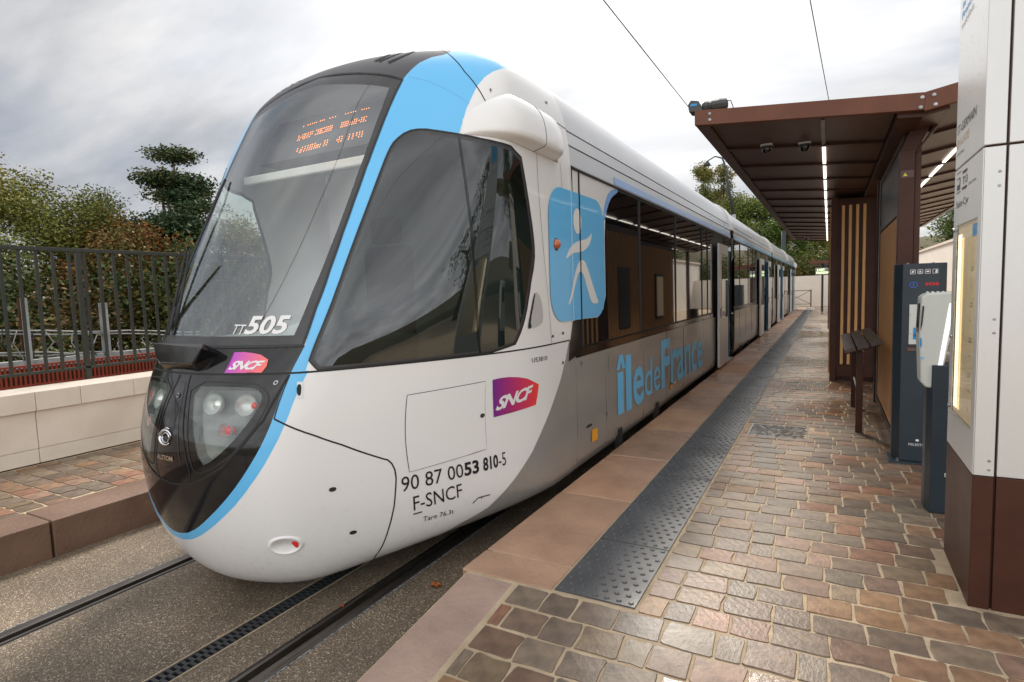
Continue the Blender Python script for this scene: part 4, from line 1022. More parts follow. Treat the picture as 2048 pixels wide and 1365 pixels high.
CJ = [-6.2, -5.3, -4.2, -3.3, -2.3, -1.2, -.1, .8, 1.8, 2.57, 2.95, 3.46, 4.4]
while CJ[-1] < 42: CJ.append(CJ[-1] + 1.0)
for i in range(len(CJ) - 1):
    part('coping_stone', B(-7.12, -6.62, CJ[i] + .002, CJ[i + 1] - .002, .77, .955), 'cream_stone', wl, bevel=.006)
fn_ = thing('railing', 'dark grey-green vertical bar railing behind the low cream wall', 'railing', (-7.2, 2, .9))
fx = -7.16
part('top_rail', B(fx - .025, fx + .025, -6, 42, 2.34, 2.38), 'fence_paint', fn_, bevel=.004); part('bottom_rail', B(fx - .02, fx + .02, -6, 42, 1.07, 1.10), 'fence_paint', fn_, bevel=.004)
bb = B(-.008, .008, -.015, .015, 1.10, 2.34); bme = fixn(mesh_of('bar', bb.v, bb.f)); y = -6.0; k = 0
while y < 35: link('bar', bme, 'fence_paint', fn_, loc=(fx, y + .05, 0)); y += .1475; k += 1
pb = B(-.02, .02, -.024, .024, .9, 2.34); pme = fixn(mesh_of('railing_post', pb.v, pb.f)); y = -5.4
while y < 40: link('railing_post', pme, 'fence_paint', fn_, loc=(fx, y + .12, 0)); y += 2.14
# ---- railway side behind the railing
rm = thing('orange_mesh_fence', 'low rust red mesh barrier standing beyond the railing', 'mesh fence', (-9, 4, 0))
mb = MB(); y = -4
while y < 24: mb.box(-9.012, -9.0, y, y + .022, 0.02, 1.02); y += .05
mb2 = MB()
for z in (.02, .25, .5, .75, 1.0): mb2.box(-9.02, -8.99, -4, 24, z, z + .025)
part('mesh_wires', mb, 'red_mesh', rm, kind='stuff'); part('mesh_rail', mb2, 'red_mesh', rm, kind='stuff'); part('mesh_backing', B(-9.06, -9.05, -4, 24, 0, .98), 'rust', rm)
b = part('concrete_beam', B(-12.2, -12.0, -10, 40, .72, .86), 'galvanised', label='long pale concrete beam lying beyond the rust red mesh barrier', cat='beam')
for k, (y, zt) in enumerate(((4.62, 1.93), (5.86, 1.81))):
    p = thing('steel_post', ['left pale galvanised H-section post with a rusty flange behind the railing', 'right pale galvanised H-section post without rust behind the railing'][k], 'post', (-12, y, 0), 'H-section posts beyond the railing')
    part('flange', B(-11.98, -11.97, y - .05, y + .05, 0, zt), 'galvanised', p); part('flange', B(-12.09, -12.08, y - .05, y + .06, 0, zt), 'rust' if k == 0 else 'galvanised', p); part('web', B(-12.08, -11.98, y - .004, y + .004, 0, zt), 'rust' if k == 0 else 'galvanised', p)
rk = thing('cable_rack', 'tangled grey metal cable rack fixed between the two galvanised posts', 'cable rack', (-12, 5.3, 1))
rr_ = random.Random(4)
for z in (1.42, 1.36, 1.02, .98):
    b = MB(); b.tube([(-12.03, 4.2 + i * .35, z + rr_.uniform(-.02, .02) - (.03 * i)) for i in range(11)], .014, 5); part('rack_rail', b, 'galvanised', rk)
for k in range(16):
    y = 4.3 + k * .2; b = MB(); b.tube([(-12.0, y, 1.42 - .03 * k), (-11.95 - rr_.random() * .1, y + rr_.uniform(-.1, .1), 1.2 - .02 * k), (-12.0, y + rr_.uniform(-.2, .2), .9 - .01 * k)], .010, 5); part('hanging_cable', b, 'galvanised' if k % 2 else 'dark_pole', rk)
# fallen leaves
def leaf(x, y, z, s, lab, rot):
    P = []; n = 18
    for i in range(n):
        a = 2 * math.pi * i / n; r_ = s * (.72 + .28 * math.cos(a * 5)) ; P.append((x + r_ * math.cos(a + rot), y + .8 * r_ * math.sin(a + rot), z + .006 + .012 * abs(math.sin(a * 2))))
    mb = MB(); mb.v = P + [(x, y, z + .004)] + [(p[0], p[1], p[2] - .0015) for p in P] + [(x, y, z + .0025)]
    for i in range(n): j = (i + 1) % n; mb.f += [(i, j, n), (n + 1 + j, n + 1 + i, 2 * n + 1), (i, n + 1 + i, n + 1 + j, j)]
    lf = part('fallen_leaf', mb, 'leaf_orange', label=lab, cat='leaf', group='fallen autumn leaves')
    b = MB(); b.tube([(x, y, z + .005), (x + s * 1.3 * math.cos(rot + 3), y + s * 1.3 * math.sin(rot + 3), z + .012)], .0015, 4); part('stalk', b, 'leaf_orange', lf)
leaf(-2.06, 2.69, 0, .042, 'orange maple leaf lying on the aggregate near the platform kerb', .5)
leaf(-2.40, 2.26, .003, .014, 'small orange leaf lying on the right hand rail', 1.2)
leaf(-3.86, 1.02, .004, .010, 'tiny orange leaf on the edge of the left hand rail', 2)
leaf(-4.15, 1.30, 0, .016, 'small brown leaf on the aggregate left of the left hand rail', 2.4)
leaf(.66, 4.30, .27, .03, 'crumpled orange leaf at the foot of the ticket validator', .1)
# ================================================================== SHELTER
sh = thing('platform_shelter', 'brown steel platform shelter with butterfly canopy, timber wall and light strips', 'shelter', (.55, 10, .26))
YF, YB = 5.30, 20.9
def roofz(x): # top surface of the canopy
    if x < .60: return 3.12 + (.60 - x) * .094
    return 3.12 + (x - .60) * .175
PX = [-1.04, .60, 2.40]
def wing(x0_, x1_, y0_, y1_, dz0, dz1, name, mt, **k):
    b = MB(); b.prism([(x0_, y0_, roofz(x0_) - dz0), (x1_, y0_, roofz(x1_) - dz0), (x1_, y0_, roofz(x1_) - dz1), (x0_, y0_, roofz(x0_) - dz1)], (0, y1_ - y0_, 0)); return part(name, b, mt, sh, **k)
wing(-1.04, .60, YF, YF + .06, 0, .125, 'front_fascia', 'brown_fascia', bevel=.003); wing(.60, 2.40, YF, YF + .06, 0, .135, 'front_fascia', 'brown_fascia', bevel=.003)
wing(-1.04, .60, YB - .05, YB, 0, .12, 'rear_fascia', 'brown_fascia'); wing(.60, 2.40, YB - .05, YB, 0, .12, 'rear_fascia', 'brown_fascia')
wing(-1.04, .60, YF + .06, YB - .05, .004, .03, 'roof_sheet', 'roof_panel'); wing(.60, 2.40, YF + .06, YB - .05, .004, .03, 'roof_sheet', 'roof_panel')
wing(-1.04, -.93, YF + .061, YB - .051, .005, .12, 'edge_beam', 'roof_panel'); wing(2.30, 2.40, YF + .061, YB - .051, .005, .13, 'edge_beam', 'roof_panel')
wing(.44, .60, YF + .061, YB - .051, .05, .16, 'spine_beam', 'brown_steel'); wing(.60, .76, YF + .061, YB - .051, .05, .16, 'spine_beam', 'brown_steel')
y = YF + .1; k = 0
while y < YB - .3:
    y1_ = min(y + 1.03, YB - .06)
    for xa, xb in ((-.925, .43), (.77, 2.29)):
        wing(xa, xb, y + .035, y1_ - .035, .085, .10, 'ceiling_panel', 'roof_panel'); wing(xa, xb, y1_ - .033, y1_ + .033, .05, .125, 'rib', 'brown_steel')
    for xl, nm in ((-.06, 'light_strip'), (1.15, 'light_strip')):
        ya, yb_ = y + .055, y1_ - .055
        z0 = roofz(xl) - .11; lb = part('light_strip', B(xl - .015, xl + .015, ya + .015, yb_ - .015, z0 - .012, z0), 'lamp_white' if k > 0 else 'galvanised', sh)
    y += 1.03; k += 1
def post(x0_, x1_, y0_, y1_, z1_, name='post'): return part(name, B(x0_, x1_, y0_, y1_, .25, z1_), 'brown_steel', sh, bevel=.004)
post(.497, .606, 5.82, 5.92, 2.815); post(.609, .652, 5.85, 5.91, 2.97)
post(.66, .78, 8.26, 8.38, 2.98); post(.50, .62, 8.30, 8.40, 2.98); post(.60, .70, 12.4, 12.5, 2.96); post(.60, .70, 16.2, 16.3, 2.96); post(.60, .70, 20.0, 20.1, 2.96)
b = MB(); b.prism([(.497, 5.83, 2.79), (.606, 5.83, 2.79), (.73, 5.83, 3.04), (.595, 5.83, 3.04)], (0, .07, 0)); part('post_bracket', b, 'brown_steel', sh)
b = MB(); b.prism([(.61, 5.82, 2.79), (.622, 5.82, 2.79), (.79, 5.82, 3.04), (.76, 5.82, 3.04)], (0, .25, 0)); part('brace_plate', b, 'brown_steel', sh)
for (x, z) in ((.585, 3.085), (.655, 3.09), (.575, 3.015), (.665, 3.02), (-.915, 3.225), (-.915, 3.175)):
    b = MB(); b.lathe((x, YF, z), (0, -1, 0), [(0, .0055), (.006, .006), (.013, .004), (.014, 0)], 12); part('bolt_head', b, 'steel', sh)
# warning plate on the post
wp = part('warning_plate', B(.508, .598, 5.816, 5.8195, 2.59, 2.65), 'roof_panel', sh)
b = MB(); b.prism([(.523, 5.8145, 2.604), (.555, 5.8145, 2.604), (.539, 5.8145, 2.633)], (0, .0012, 0)); part('warning_triangle', b, 'sign_yellow', wp)
# timber wall with name board
for k in range(32):
    y = 5.935 + k * .0735
    part('timber_slat', B(.535, .562, y + .005, y + .0645, .36, 2.32), 'wood', sh, bevel=.003)
part('wall_backing', B(.563, .60, 5.925, 8.29, .34, 2.40), 'brown_steel', sh); part('bottom_rail', B(.53, .60, 5.925, 8.29, .27, .338), 'brown_steel', sh)
part('middle_rail', B(.528, .60, 5.925, 8.29, 2.335, 2.40), 'frame_grey', sh); part('top_rail', B(.53, .60, 5.925, 8.29, 2.90, 2.96), 'brown_steel', sh)
nb = part('name_board', B(.536, .56, 5.93, 8.27, 2.405, 2.895), 'board_green', sh)
text_on('board_lettering', 'ST-GERMAIN-EN-LAYE', [(8.05, 2.58), (6.0, 2.58), (6.0, 2.76), (8.05, 2.76)], lambda y, z: (.5345, y, z), 'board_text', nb, bold=.0)
part('glass_edge', B(.520, .528, 8.285, 8.297, .27, 2.95), 'galvanised', sh)
# end screen facing the camera with four timber strips
part('screen_panel', B(.05, .60, 9.97, 10.02, .32, 2.98), 'brown_steel', sh, bevel=.004)
part('screen_post', B(.02, .10, 9.93, 10.03, .25, 3.0), 'brown_steel', sh, bevel=.004); part('screen_post', B(.60, .68, 9.93, 10.03, .25, 3.0), 'brown_steel', sh, bevel=.004)
part('screen_foot', B(.11, .59, 9.95, 9.968, .33, .50), 'brown_steel', sh, bevel=.004)
for x in (.175, .265, .355, .445): part('timber_strip', B(x - .019, x + .019, 9.945, 9.968, .52, 2.88), 'wood_light', sh, bevel=.003)
part('screen_box', B(.03, .62, 10.05, 12.2, .27, 2.98), 'brown_steel', sh)
for k in range(14): part('timber_slat', B(.005, .028, 10.12 + k * .145, 10.23 + k * .145, .36, 2.85), 'wood', sh, bevel=.003)
part('wall_backing', B(.585, .64, 12.22, 17.6, .27, 2.96), 'brown_steel', sh)
for k in range(52): part('timber_slat', B(.55, .582, 12.26 + k * .102, 12.338 + k * .102, .36, 2.85), 'wood', sh)
for y in (13.2, 15.4):
    pc = part('poster_case', B(.50, .548, y, y + .75, .95, 2.15), 'frame_grey', sh, bevel=.006); part('poster', B(.496, .4995, y + .06, y + .69, 1.02, 2.08), 'case_paper', pc)
part('poster_case', B(-.012, .003, 10.7, 11.4, 1.0, 2.2), 'frame_grey', sh)
part('waiting_bin', B(.02, .22, 18.2, 18.5, .26, 1.1), 'black_matt', None, label='small dark bin beside the shelter wall towards the far end', cat='bin', bevel=.01)
# domes under the canopy
def dome(x, y, lab):
    z = roofz(x) - .101; t_ = thing('security_camera', lab, 'camera', (x, y, z), 'dome cameras under the canopy')
    b = MB(); b.box(x - .055, x + .055, y - .05, y + .05, z - .02, z); part('mount_plate', b, 'validator_grey', t_, bevel=.004)
    b = MB(); b.lathe((x, y, z - .02), (0, 0, -1), [(.052, 0), (.053, .018), (.047, .024), (.046, .0241)], 18); part('camera_housing', b, 'dark_pole', t_, smooth=True)
    b = MB(); b.lathe((x, y, z - .044), (0, 0, -1), [(.045, 0), (.041, .018), (.030, .034), (.014, .043), (0, .045)], 18); part('camera_dome', b, 'dark_glass', t_, smooth=True)
dome(-.555, 6.33, 'left of the two dome cameras under the front of the canopy'); dome(-.22, 6.33, 'right of the two dome cameras, beside the canopy light strip'); dome(-.60, 19.6, 'far dome camera under the end of the canopy')
# device strapped on the canopy corner
sk = thing('loudspeaker', 'dark grey device with cable clamped on the left corner of the canopy', 'loudspeaker', (-.95, 5.4, 3.27))
b = MB(); b.prism([(-1.10, 5.36, 3.285), (-1.11, 5.36, 3.35), (-1.085, 5.36, 3.385), (-1.02, 5.36, 3.37), (-.98, 5.36, 3.275)], (0, .14, 0)); part('lens_hood', b, 'speaker_body', sk, bevel=.005)
b = MB(); b.lathe((-1.0, 5.43, 3.325), (1, .12, .0), [(.045, 0), (.050, .01), (.050, .05), (.043, .055), (.043, .075), (.052, .08), (.055, .14), (.050, .20), (.02, .215)], 10); part('speaker_body', b, 'speaker_body', sk)
part('speaker_label', B(-1.085, -1.03, 5.356, 5.3595, 3.33, 3.35), 'logo_blue', sk)
part('speaker_bracket', B(-1.0, -.82, 5.40, 5.46, 3.245, 3.278), 'dark_pole', sk)
b = MB(); b.tube([(-.80, 5.43, 3.35), (-.76, 5.42, 3.34), (-.74, 5.4, 3.28), (-.73, 5.37, 3.25)], .004, 5); part('speaker_cable', b, 'black_matt', sk)
# lean rail
ln = thing('lean_rail', 'perch seat of three dark timber slats on two slim brown posts', 'seat', (.28, 7.2, .26))
for y in (6.58, 7.95):
    part('post', B(.245, .305, y - .03, y + .03, .25, 1.07), 'brown_steel', ln, bevel=.003)
    b = MB(); b.prism([(.15, y - .03, 1.035), (.44, y - .03, 1.125), (.44, y - .03, 1.145), (.15, y - .03, 1.055)], (0, .06, 0)); part('seat_bracket', b, 'brown_steel', ln)
b = MB(); b.tube([(.275, 6.6, .62), (.275, 7.95, .62)], .012, 8); part('cross_tube', b, 'steel', ln, smooth=True)
ca, sa = math.cos(.30), math.sin(.30)
for k in range(3):
    a = .125 + k * .107; b = MB(); w_ = .098
    def pt(u, h): return (a * 1.0 + .02 + u * ca - h * sa, 6.40, 1.062 + (a - .125) * math.tan(.30) + u * sa + h * ca)
    b.prism([pt(0, 0), pt(w_, 0), pt(w_, .042), pt(0, .042)], (0, 1.80, 0)); part('slat', b, 'old_wood', ln, bevel=.004)
# emergency call and information kiosk
kx0, kx1, ky = .475, .815, 5.60
ks = thing('help_point', 'tall dark blue information column with red SOS lettering behind the ticket validator', 'help point', (.64, 5.7, .26))
b = MB(); b.prism([(kx0, ky + .10, .275), (kx0 + .045, ky, .275), (kx1 - .06, ky, .275), (kx1, ky + .05, .275), (kx1, ky + .20, .275), (kx0, ky + .20, .275)], (0, 0, 1.605)); part('column', b, 'kiosk_blue', ks, bevel=.004)
part('base_plate', B(kx0 - .03, kx1 + .02, ky - .05, ky + .25, .255, .274), 'kiosk_blue', ks, bevel=.003)
for x in (.51, .74):
    b = MB(); b.lathe((x, ky - .025, .274), (0, 0, 1), [(.012, 0), (.012, .012), (.007, .013), (.007, .026), (0, .027)], 8); part('anchor_bolt', b, 'steel', ks)
for x in (.56, .73): 
    b = MB(); b.lathe((x, ky + .1, 1.88), (0, 0, 1), [(.01, 0), (.008, .008), (0, .009)], 8); part('lifting_eye', b, 'steel', ks)
front = lambda d: (lambda x, z: (x, ky - d, z))
def kd(name, P, mt, d=.002, par=None, **k): return decal(name, P, front(d), mt, par or ks, step=.2, **k)
ic = .0355
for k in range(4):
    x = .568 + k * .0487; z = 1.797
    fr = kd('pictogram', rrect(x, x + ic, z, z + ic, .004, 3), 'white_film')
    kd('pictogram_field', rrect(x + .003, x + ic - .003, z + .003, z + ic - .003, .002, 2), 'kiosk_blue', .003, fr)
    c = (x + ic / 2, z + ic / 2)
    if k == 0:
        kd('ear_mark', [(x + .006, z + .008), (x + .010, z + .006), (x + .028, z + .026), (x + .024, z + .029)], 'white_film', .004, fr); kd('ear_mark', circ(c, .008, .009, 10), 'white_film', .0038, fr, holes=[circ((c[0] + .001, c[1]), .004, .005, 8)])
    elif k == 1:
        kd('wheelchair_mark', circ((c[0] - .001, c[1] - .004), .0095, .0095, 12), 'white_film', .004, fr, holes=[circ((c[0] - .001, c[1] - .004), .006, .006, 10)]); kd('wheelchair_mark', [(c[0] - .004, c[1] - .002), (c[0] + .002, c[1] - .003), (c[0] + .010, c[1] - .010), (c[0] + .006, c[1] + .002), (c[0] - .001, c[1] + .009), (c[0] - .005, c[1] + .009)], 'white_film', .0045, fr)
    elif k == 2:
        kd('eye_mark', [(c[0] - .013, c[1]), (c[0] - .006, c[1] + .006), (c[0] + .006, c[1] + .006), (c[0] + .013, c[1]), (c[0] + .006, c[1] - .006), (c[0] - .006, c[1] - .006)], 'white_film', .004, fr)
    else:
        kd('face_mark', [(c[0] - .001, c[1] - .013), (c[0] + .012, c[1] - .013), (c[0] + .012, c[1] + .012), (c[0] + .001, c[1] + .012), (c[0] + .004, c[1] + .004), (c[0] - .001, c[1] + .001)], 'white_film', .004, fr)
text_on('sos_lettering', 'SOS', [(.668, 1.704), (.757, 1.704), (.757, 1.727), (.668, 1.727)], front(.003), 'sos_red', ks, bold=.03)
kd('info_ring', circ((.592, 1.712), .027, .024, 24), 'info_blue', .003, holes=[circ((.592, 1.712), .0235, .0205, 22)]); text_on('info_letter', 'i', [(.588, 1.700), (.596, 1.700), (.596, 1.725), (.588, 1.725)], front(.003), 'info_blue', ks)
pn = part('intercom_panel', B(.568, .70, ky - .008, ky - .001, 1.235, 1.555), 'validator_grey', ks, bevel=.002)
part('call_button_plate', B(.597, .66, ky - .0105, ky - .0085, 1.275, 1.37), 'logo_blue', pn)
b = MB(); b.lathe((.625, ky - .0105, 1.315), (0, -1, 0), [(.020, 0), (.019, .012), (.012, .017), (0, .018)], 14); part('call_button', b, 'steel', pn, smooth=True)
for z in (1.47, 1.32): part('panel_screw', B(.574, .579, ky - .0095, ky - .0085, z, z + .005), 'joint', pn)
text_on('panel_marks', '\u00ab)', [(.615, 1.470), (.630, 1.470), (.630, 1.482), (.615, 1.482)], front(.0095), 'black_film', pn)
np_ = kd('notice_plate', rrect(.553, .66, 1.175, 1.215, .006, 3), 'brown_steel'); 
for k in range(3): kd('notice_line', [(.560, 1.203 - k * .009), (.65, 1.203 - k * .009), (.65, 1.205 - k * .009), (.560, 1.205 - k * .009)], 'galvanised', .003, np_)
text_on('maker_lettering', 'MILESTONE', [(.585, .405), (.735, .405), (.735, .425), (.585, .425)], front(.003), 'white_film', ks)
kd('maker_drop', smooth_poly([(.628, .455), (.645, .463), (.655, .458), (.655, .445), (.64, .440)], 1), 'white_film', .003)
# ticket validator
tv_ = thing('ticket_validator', 'pale grey ticket validator head with white light bar on a dark post', 'validator', (.62, 4.5, .26))
b = MB(); b.prism([(.560, 4.50, .262), (.582, 4.42, .262), (.70, 4.42, .262), (.70, 4.62, .262), (.560, 4.62, .262)], (0, 0, .95)); part('validator_post', b, 'kiosk_blue', tv_, bevel=.006)
HP = [(.512, 1.64), (.535, 1.662), (.700, 1.672), (.690, 1.56), (.628, 1.13), (.618, 1.075), (.600, 1.062), (.548, 1.066), (.520, 1.10), (.514, 1.24), (.506, 1.39)]
b = MB(); b.prism([(x, 4.44, z) for x, z in HP], (0, .17, 0)); hd = part('validator_head', b, 'validator_grey', tv_, bevel=.012)
b = MB(); b.prism([(x, 4.437, z) for x, z in ((.655, 1.598), (.672, 1.604), (.680, 1.58), (.624, 1.165), (.612, 1.152), (.603, 1.16), (.606, 1.20))], (0, .004, 0)); part('light_bar', b, 'validator_light', hd)
b = MB(); b.prism([(.5105, 4.47, 1.60), (.5055, 4.47, 1.42), (.5055, 4.58, 1.42), (.5105, 4.58, 1.60)], (-.003, 0, 0)); part('validator_screen', b, 'dark_glass', hd)
b = MB(); b.prism([(.519, 4.436, 1.585), (.529, 4.436, 1.585), (.521, 4.436, 1.47), (.512, 4.436, 1.43), (.512, 4.436, 1.47)], (0, .006, 0)); part('screen_edge', b, 'frame_grey', hd)
b = MB(); b.prism([(.511, 4.436, 1.385), (.520, 4.436, 1.375), (.521, 4.436, 1.335), (.514, 4.436, 1.32), (.510, 4.436, 1.34)], (0, .006, 0)); part('contactless_target', b, 'logo_blue', hd)
b = MB(); b.prism([(.514, 4.436, 1.262), (.534, 4.436, 1.262), (.530, 4.436, 1.25), (.520, 4.436, 1.248)], (0, .006, 0)); part('target_glow', b, 'sky_blue', hd)
for k in range(6): 
    b = MB(); b.lathe((.55 + k * .027, 4.50, 1.662), (0, 0, 1), [(.010, 0), (.009, .010), (0, .014)], 8); part('head_rib', b, 'validator_grey', hd)
part('number_tag', B(.655, .698, 4.4175, 4.4195, .505, .527), 'white_film', tv_); text_on('tag_lettering', '102', [(.658, .509), (.682, .509), (.682, .523), (.658, .523)], lambda x, z: (x, 4.4165, z), 'black_film', tv_, bold=.02)
# ================================================================== TOTEM
tx0, tx1, ty0, ty1 = .575, .785, 3.20, 3.84
tt = thing('information_totem', 'tall white and brown metal totem with station name and lit timetable case', 'totem', (.68, 3.5, .26))
part('brown_base', B(tx0, tx0 + .075, ty0, ty1, .245, .868), 'brown_steel', tt, bevel=.003); part('brown_base', B(tx0 + .085, tx1, ty0 + .002, ty1, .245, .868), 'brown_steel', tt, bevel=.003)
part('dark_core', B(tx0 + .010, tx1 - .01, ty0 + .02, ty1 - .01, .25, 4.6), 'brown_steel', tt)
wy0, wy1, wz0, wz1 = 3.275, 3.755, 1.06, 2.02
def tface(name, y0_, y1_, z0_, z1_): return part(name, B(tx0, tx0 + .004, y0_, y1_, z0_, z1_), 'aluminium', tt)
part('side_panel', B(tx0, tx0 + .075, ty0, ty1, 2.315, 4.6), 'aluminium', tt, bevel=.003)
# lower side panel is a frame round the lit case
for nm, q in (('side_panel', (wy1, ty1, .872, 2.305)), ('side_panel', (ty0 + .0045, wy0, .872, 2.305)), ('side_panel', (wy0, wy1, .872, wz0)), ('side_panel', (wy0, wy1, wz1, 2.305))): tface(nm, *q)
part('front_panel', B(tx0 + .0045, tx0 + .075, ty0, ty0 + .004, .872, 2.305), 'aluminium', tt)
part('front_panel', B(tx0 + .085, tx1, ty0, ty1, .872, 2.305), 'aluminium', tt, bevel=.003); part('front_panel', B(tx0 + .085, tx1, ty0, ty1, 2.315, 4.6), 'aluminium', tt, bevel=.003)
for z in (2.2, 2.14, 1.57, 1.51, .94, .88 + .02):
    b = MB(); b.lathe((.632, ty0, z), (0, -1, 0), [(.0065, 0), (.0065, .001), (.004, .0018), (0, .0018)], 10); part('rivet', b, 'steel', tt)
# case interior
part('case_back', B(tx0 + .008, tx0 + .0095, wy0, wy1, wz0, wz1), 'case_paper', tt)
part('case_glass', B(tx0 - .004, tx0 - .001, wy0 - .008, wy1 + .008, wz0 - .006, wz1 + .006), 'poster_glass', tt)
b = MB(); b.tube([(tx0 + .003, wy1 - .055, wz0 + .03), (tx0 + .003, wy1 - .055, wz1 - .06)], .0032, 8); part('case_lamp', B(tx0 + .0035, tx0 + .0075, wy1 - .105, wy1 - .035, wz0 + .03, wz1 - .05), 'lamp_warm', tt)
part('case_reflector', B(tx0 + .0040, tx0 + .0070, wy1 - .16, wy1 - .14, wz0 + .03, wz1 - .07), 'case_gold', tt)
for z in (1.08, 1.45, 2.0):
    b = MB(); b.lathe((tx0 - .004, wy1 + .02, z), (-1, 0, 0), [(.011, 0), (.011, .008), (0, .010)], 10); part('case_hinge', b, 'steel', tt, smooth=True)
tf = lambda d: (lambda y, z: (tx0 - d, y, z))
part('case_header', B(tx0 + .0072, tx0 + .0079, wy0 + .01, wy0 + .14, wz1 - .075, wz1 - .02), 'logo_blue', tt)
for k, w_ in enumerate((.03, .045, .028, .05, .035, .055, .03, .05, .06, .035)):
    z = wz1 - .14 - k * .083
    for q in range(1 + k % 2): decal('timetable_line', [(wy0 + .14, z - q * .014), (wy0 + .14 - w_, z - q * .014), (wy0 + .14 - w_, z - q * .014 + .007), (wy0 + .14, z - q * .014 + .007)], lambda y, z: (tx0 + .0070, y, z), 'galvanised', tt, step=.3)
# station name, line symbol
def tt_text(s, y0_, y1_, z0_, z1_, mt='totem_text', **k): return text_on('totem_lettering', s, [(y0_, z0_), (y1_, z0_), (y1_, z1_), (y0_, z1_)], tf(.0012), mt, tt, **k)
tt_text('ST-GERMAIN', 3.81, 3.37, 2.485, 2.53); tt_text('EN-LAYE', 3.81, 3.515, 2.42, 2.46, 'totem_gold'); tt_text('CHATEAU', 3.80, 3.62, 2.375, 2.39)
tt_text('T13', 3.635, 3.52, 2.212, 2.25, bold=.01); tt_text('DIRECTION', 3.49, 3.33, 2.190, 2.203); tt_text('Saint-Cyr', 3.78, 3.48, 2.10, 2.145)
td = lambda n_, P, mt, par=None: decal(n_, P, tf(.0012), mt, par or tt, step=.3)
td('line_bar', [(3.64, 2.265), (3.53, 2.265), (3.53, 2.278), (3.64, 2.278)], 'brown_steel'); td('line_bar', [(3.64, 2.187), (3.53, 2.187), (3.53, 2.199), (3.64, 2.199)], 'brown_steel')
td('mode_bar', [(3.79, 2.284), (3.68, 2.284), (3.68, 2.288), (3.79, 2.288)], 'totem_text'); td('mode_bar', [(3.79, 2.186), (3.68, 2.186), (3.68, 2.190), (3.79, 2.190)], 'totem_text')
tm = td('tram_symbol', [(3.775, 2.20), (3.695, 2.20), (3.695, 2.26), (3.775, 2.26)], 'totem_text'); decal('tram_symbol_window', [(3.765, 2.225), (3.705, 2.225), (3.705, 2.252), (3.765, 2.252)], tf(.002), 'aluminium', tm, step=.3)
tt_text('\u00eele de', 3.78, 3.60, 3.10, 3.13, 'logo_blue', bold=.02); tt_text('France', 3.78, 3.52, 3.05, 3.085, 'logo_blue', bold=.02); tt_text('mobilit\u00e9s', 3.78, 3.50, 3.0, 3.035, 'galvanised')
td('region_logo', rrect(3.30, 3.72, 3.30, 3.95, .07), 'sky_blue')
rp_ = random.Random(8); wd = MB()
for k in range(60):
    y, z = rp_.uniform(3.24, 3.82), rp_.uniform(2.6, 3.0); s = rp_.uniform(.0012, .0028); wd.quad((tx0 - .001, y - s, z - s), (tx0 - .001, y + s, z - s), (tx0 - .001, y + s, z + s), (tx0 - .001, y - s, z + s))
link('rain_spots', mesh_of('rain_spots', wd.v, wd.f), 'frame_grey', tt, kind='stuff')
# ================================================================== BEYOND THE STATION
part('end_wall', B(-9, 4.99, 43.0, 43.4, -.1, 2.25), 'cream_wall', label='long cream rendered wall closing the far end of the platform', cat='wall')
rw = thing('retaining_wall', 'tall cream retaining wall with coping to the right behind the shelter', 'wall', (5, 30, 0))
y = 9.0
while y < 43:
    part('wall_panel', B(5.0, 5.4, y + .004, y + 2.996, -.1, 3.45), 'cream_wall', rw); part('wall_coping', B(4.93, 5.45, y + .004, y + 2.996, 3.46, 3.58), 'cream_stone', rw); y += 3
bk = MB(); P = []
nx, ny = 40, 14
for j in range(ny + 1):
    for i in range(nx + 1):
        x = -60 + 120 * i / nx; y = 44 + 40 * j / ny; z = min(6.5, .3 + (y - 44) * .16) + noise.noise(Vector((x * .1, y * .1, 0))) * .8 + max(0, x) * .05
        bk.v.append((x, y, z if j else -.3))
for j in range(ny):
    for i in range(nx): a = j * (nx + 1) + i; bk.f.append((a, a + 1, a + nx + 2, a + nx + 1))
link('hill_bank', mesh_of('hill_bank', bk.v, bk.f), 'grass_bank', kind='structure', smooth=True)
bk = MB()
for j in range(9):
    for i in range(31):
        y = 6 + 42 * i / 30; x = 5.4 + 20 * j / 8; bk.v.append((x, y, 3.3 + (x - 5.4) * .22 + noise.noise(Vector((x * .2, y * .2, 4))) * .5))
for j in range(8):
    for i in range(30): a = j * 31 + i; bk.f.append((a, a + 31, a + 32, a + 1))
link('hill_bank', mesh_of('hill_bank', bk.v, bk.f), 'grass_bank', kind='structure', smooth=True)
# barrier at the platform end
ba = thing('metal_barrier', 'thin rusty metal barrier with crossed bars at the far end of the platform', 'barrier', (-1.2, 41.6, .26))
for x in (-2.6, -1.0): part('barrier_post', B(x - .035, x + .035, 41.57, 41.63, .25, 1.36), 'rust', ba)
part('barrier_rail', B(-2.56, -1.04, 41.58, 41.61, 1.28, 1.32), 'rust', ba); part('barrier_rail', B(-2.56, -1.04, 41.58, 41.61, .42, .45), 'rust', ba)
for a, c in ((.45, 1.28), (1.28, .45)):
    b = MB(); b.tube([(-2.55, 41.6, a), (-1.05, 41.6, c)], .014, 5); part('cross_bar', b, 'rust', ba)
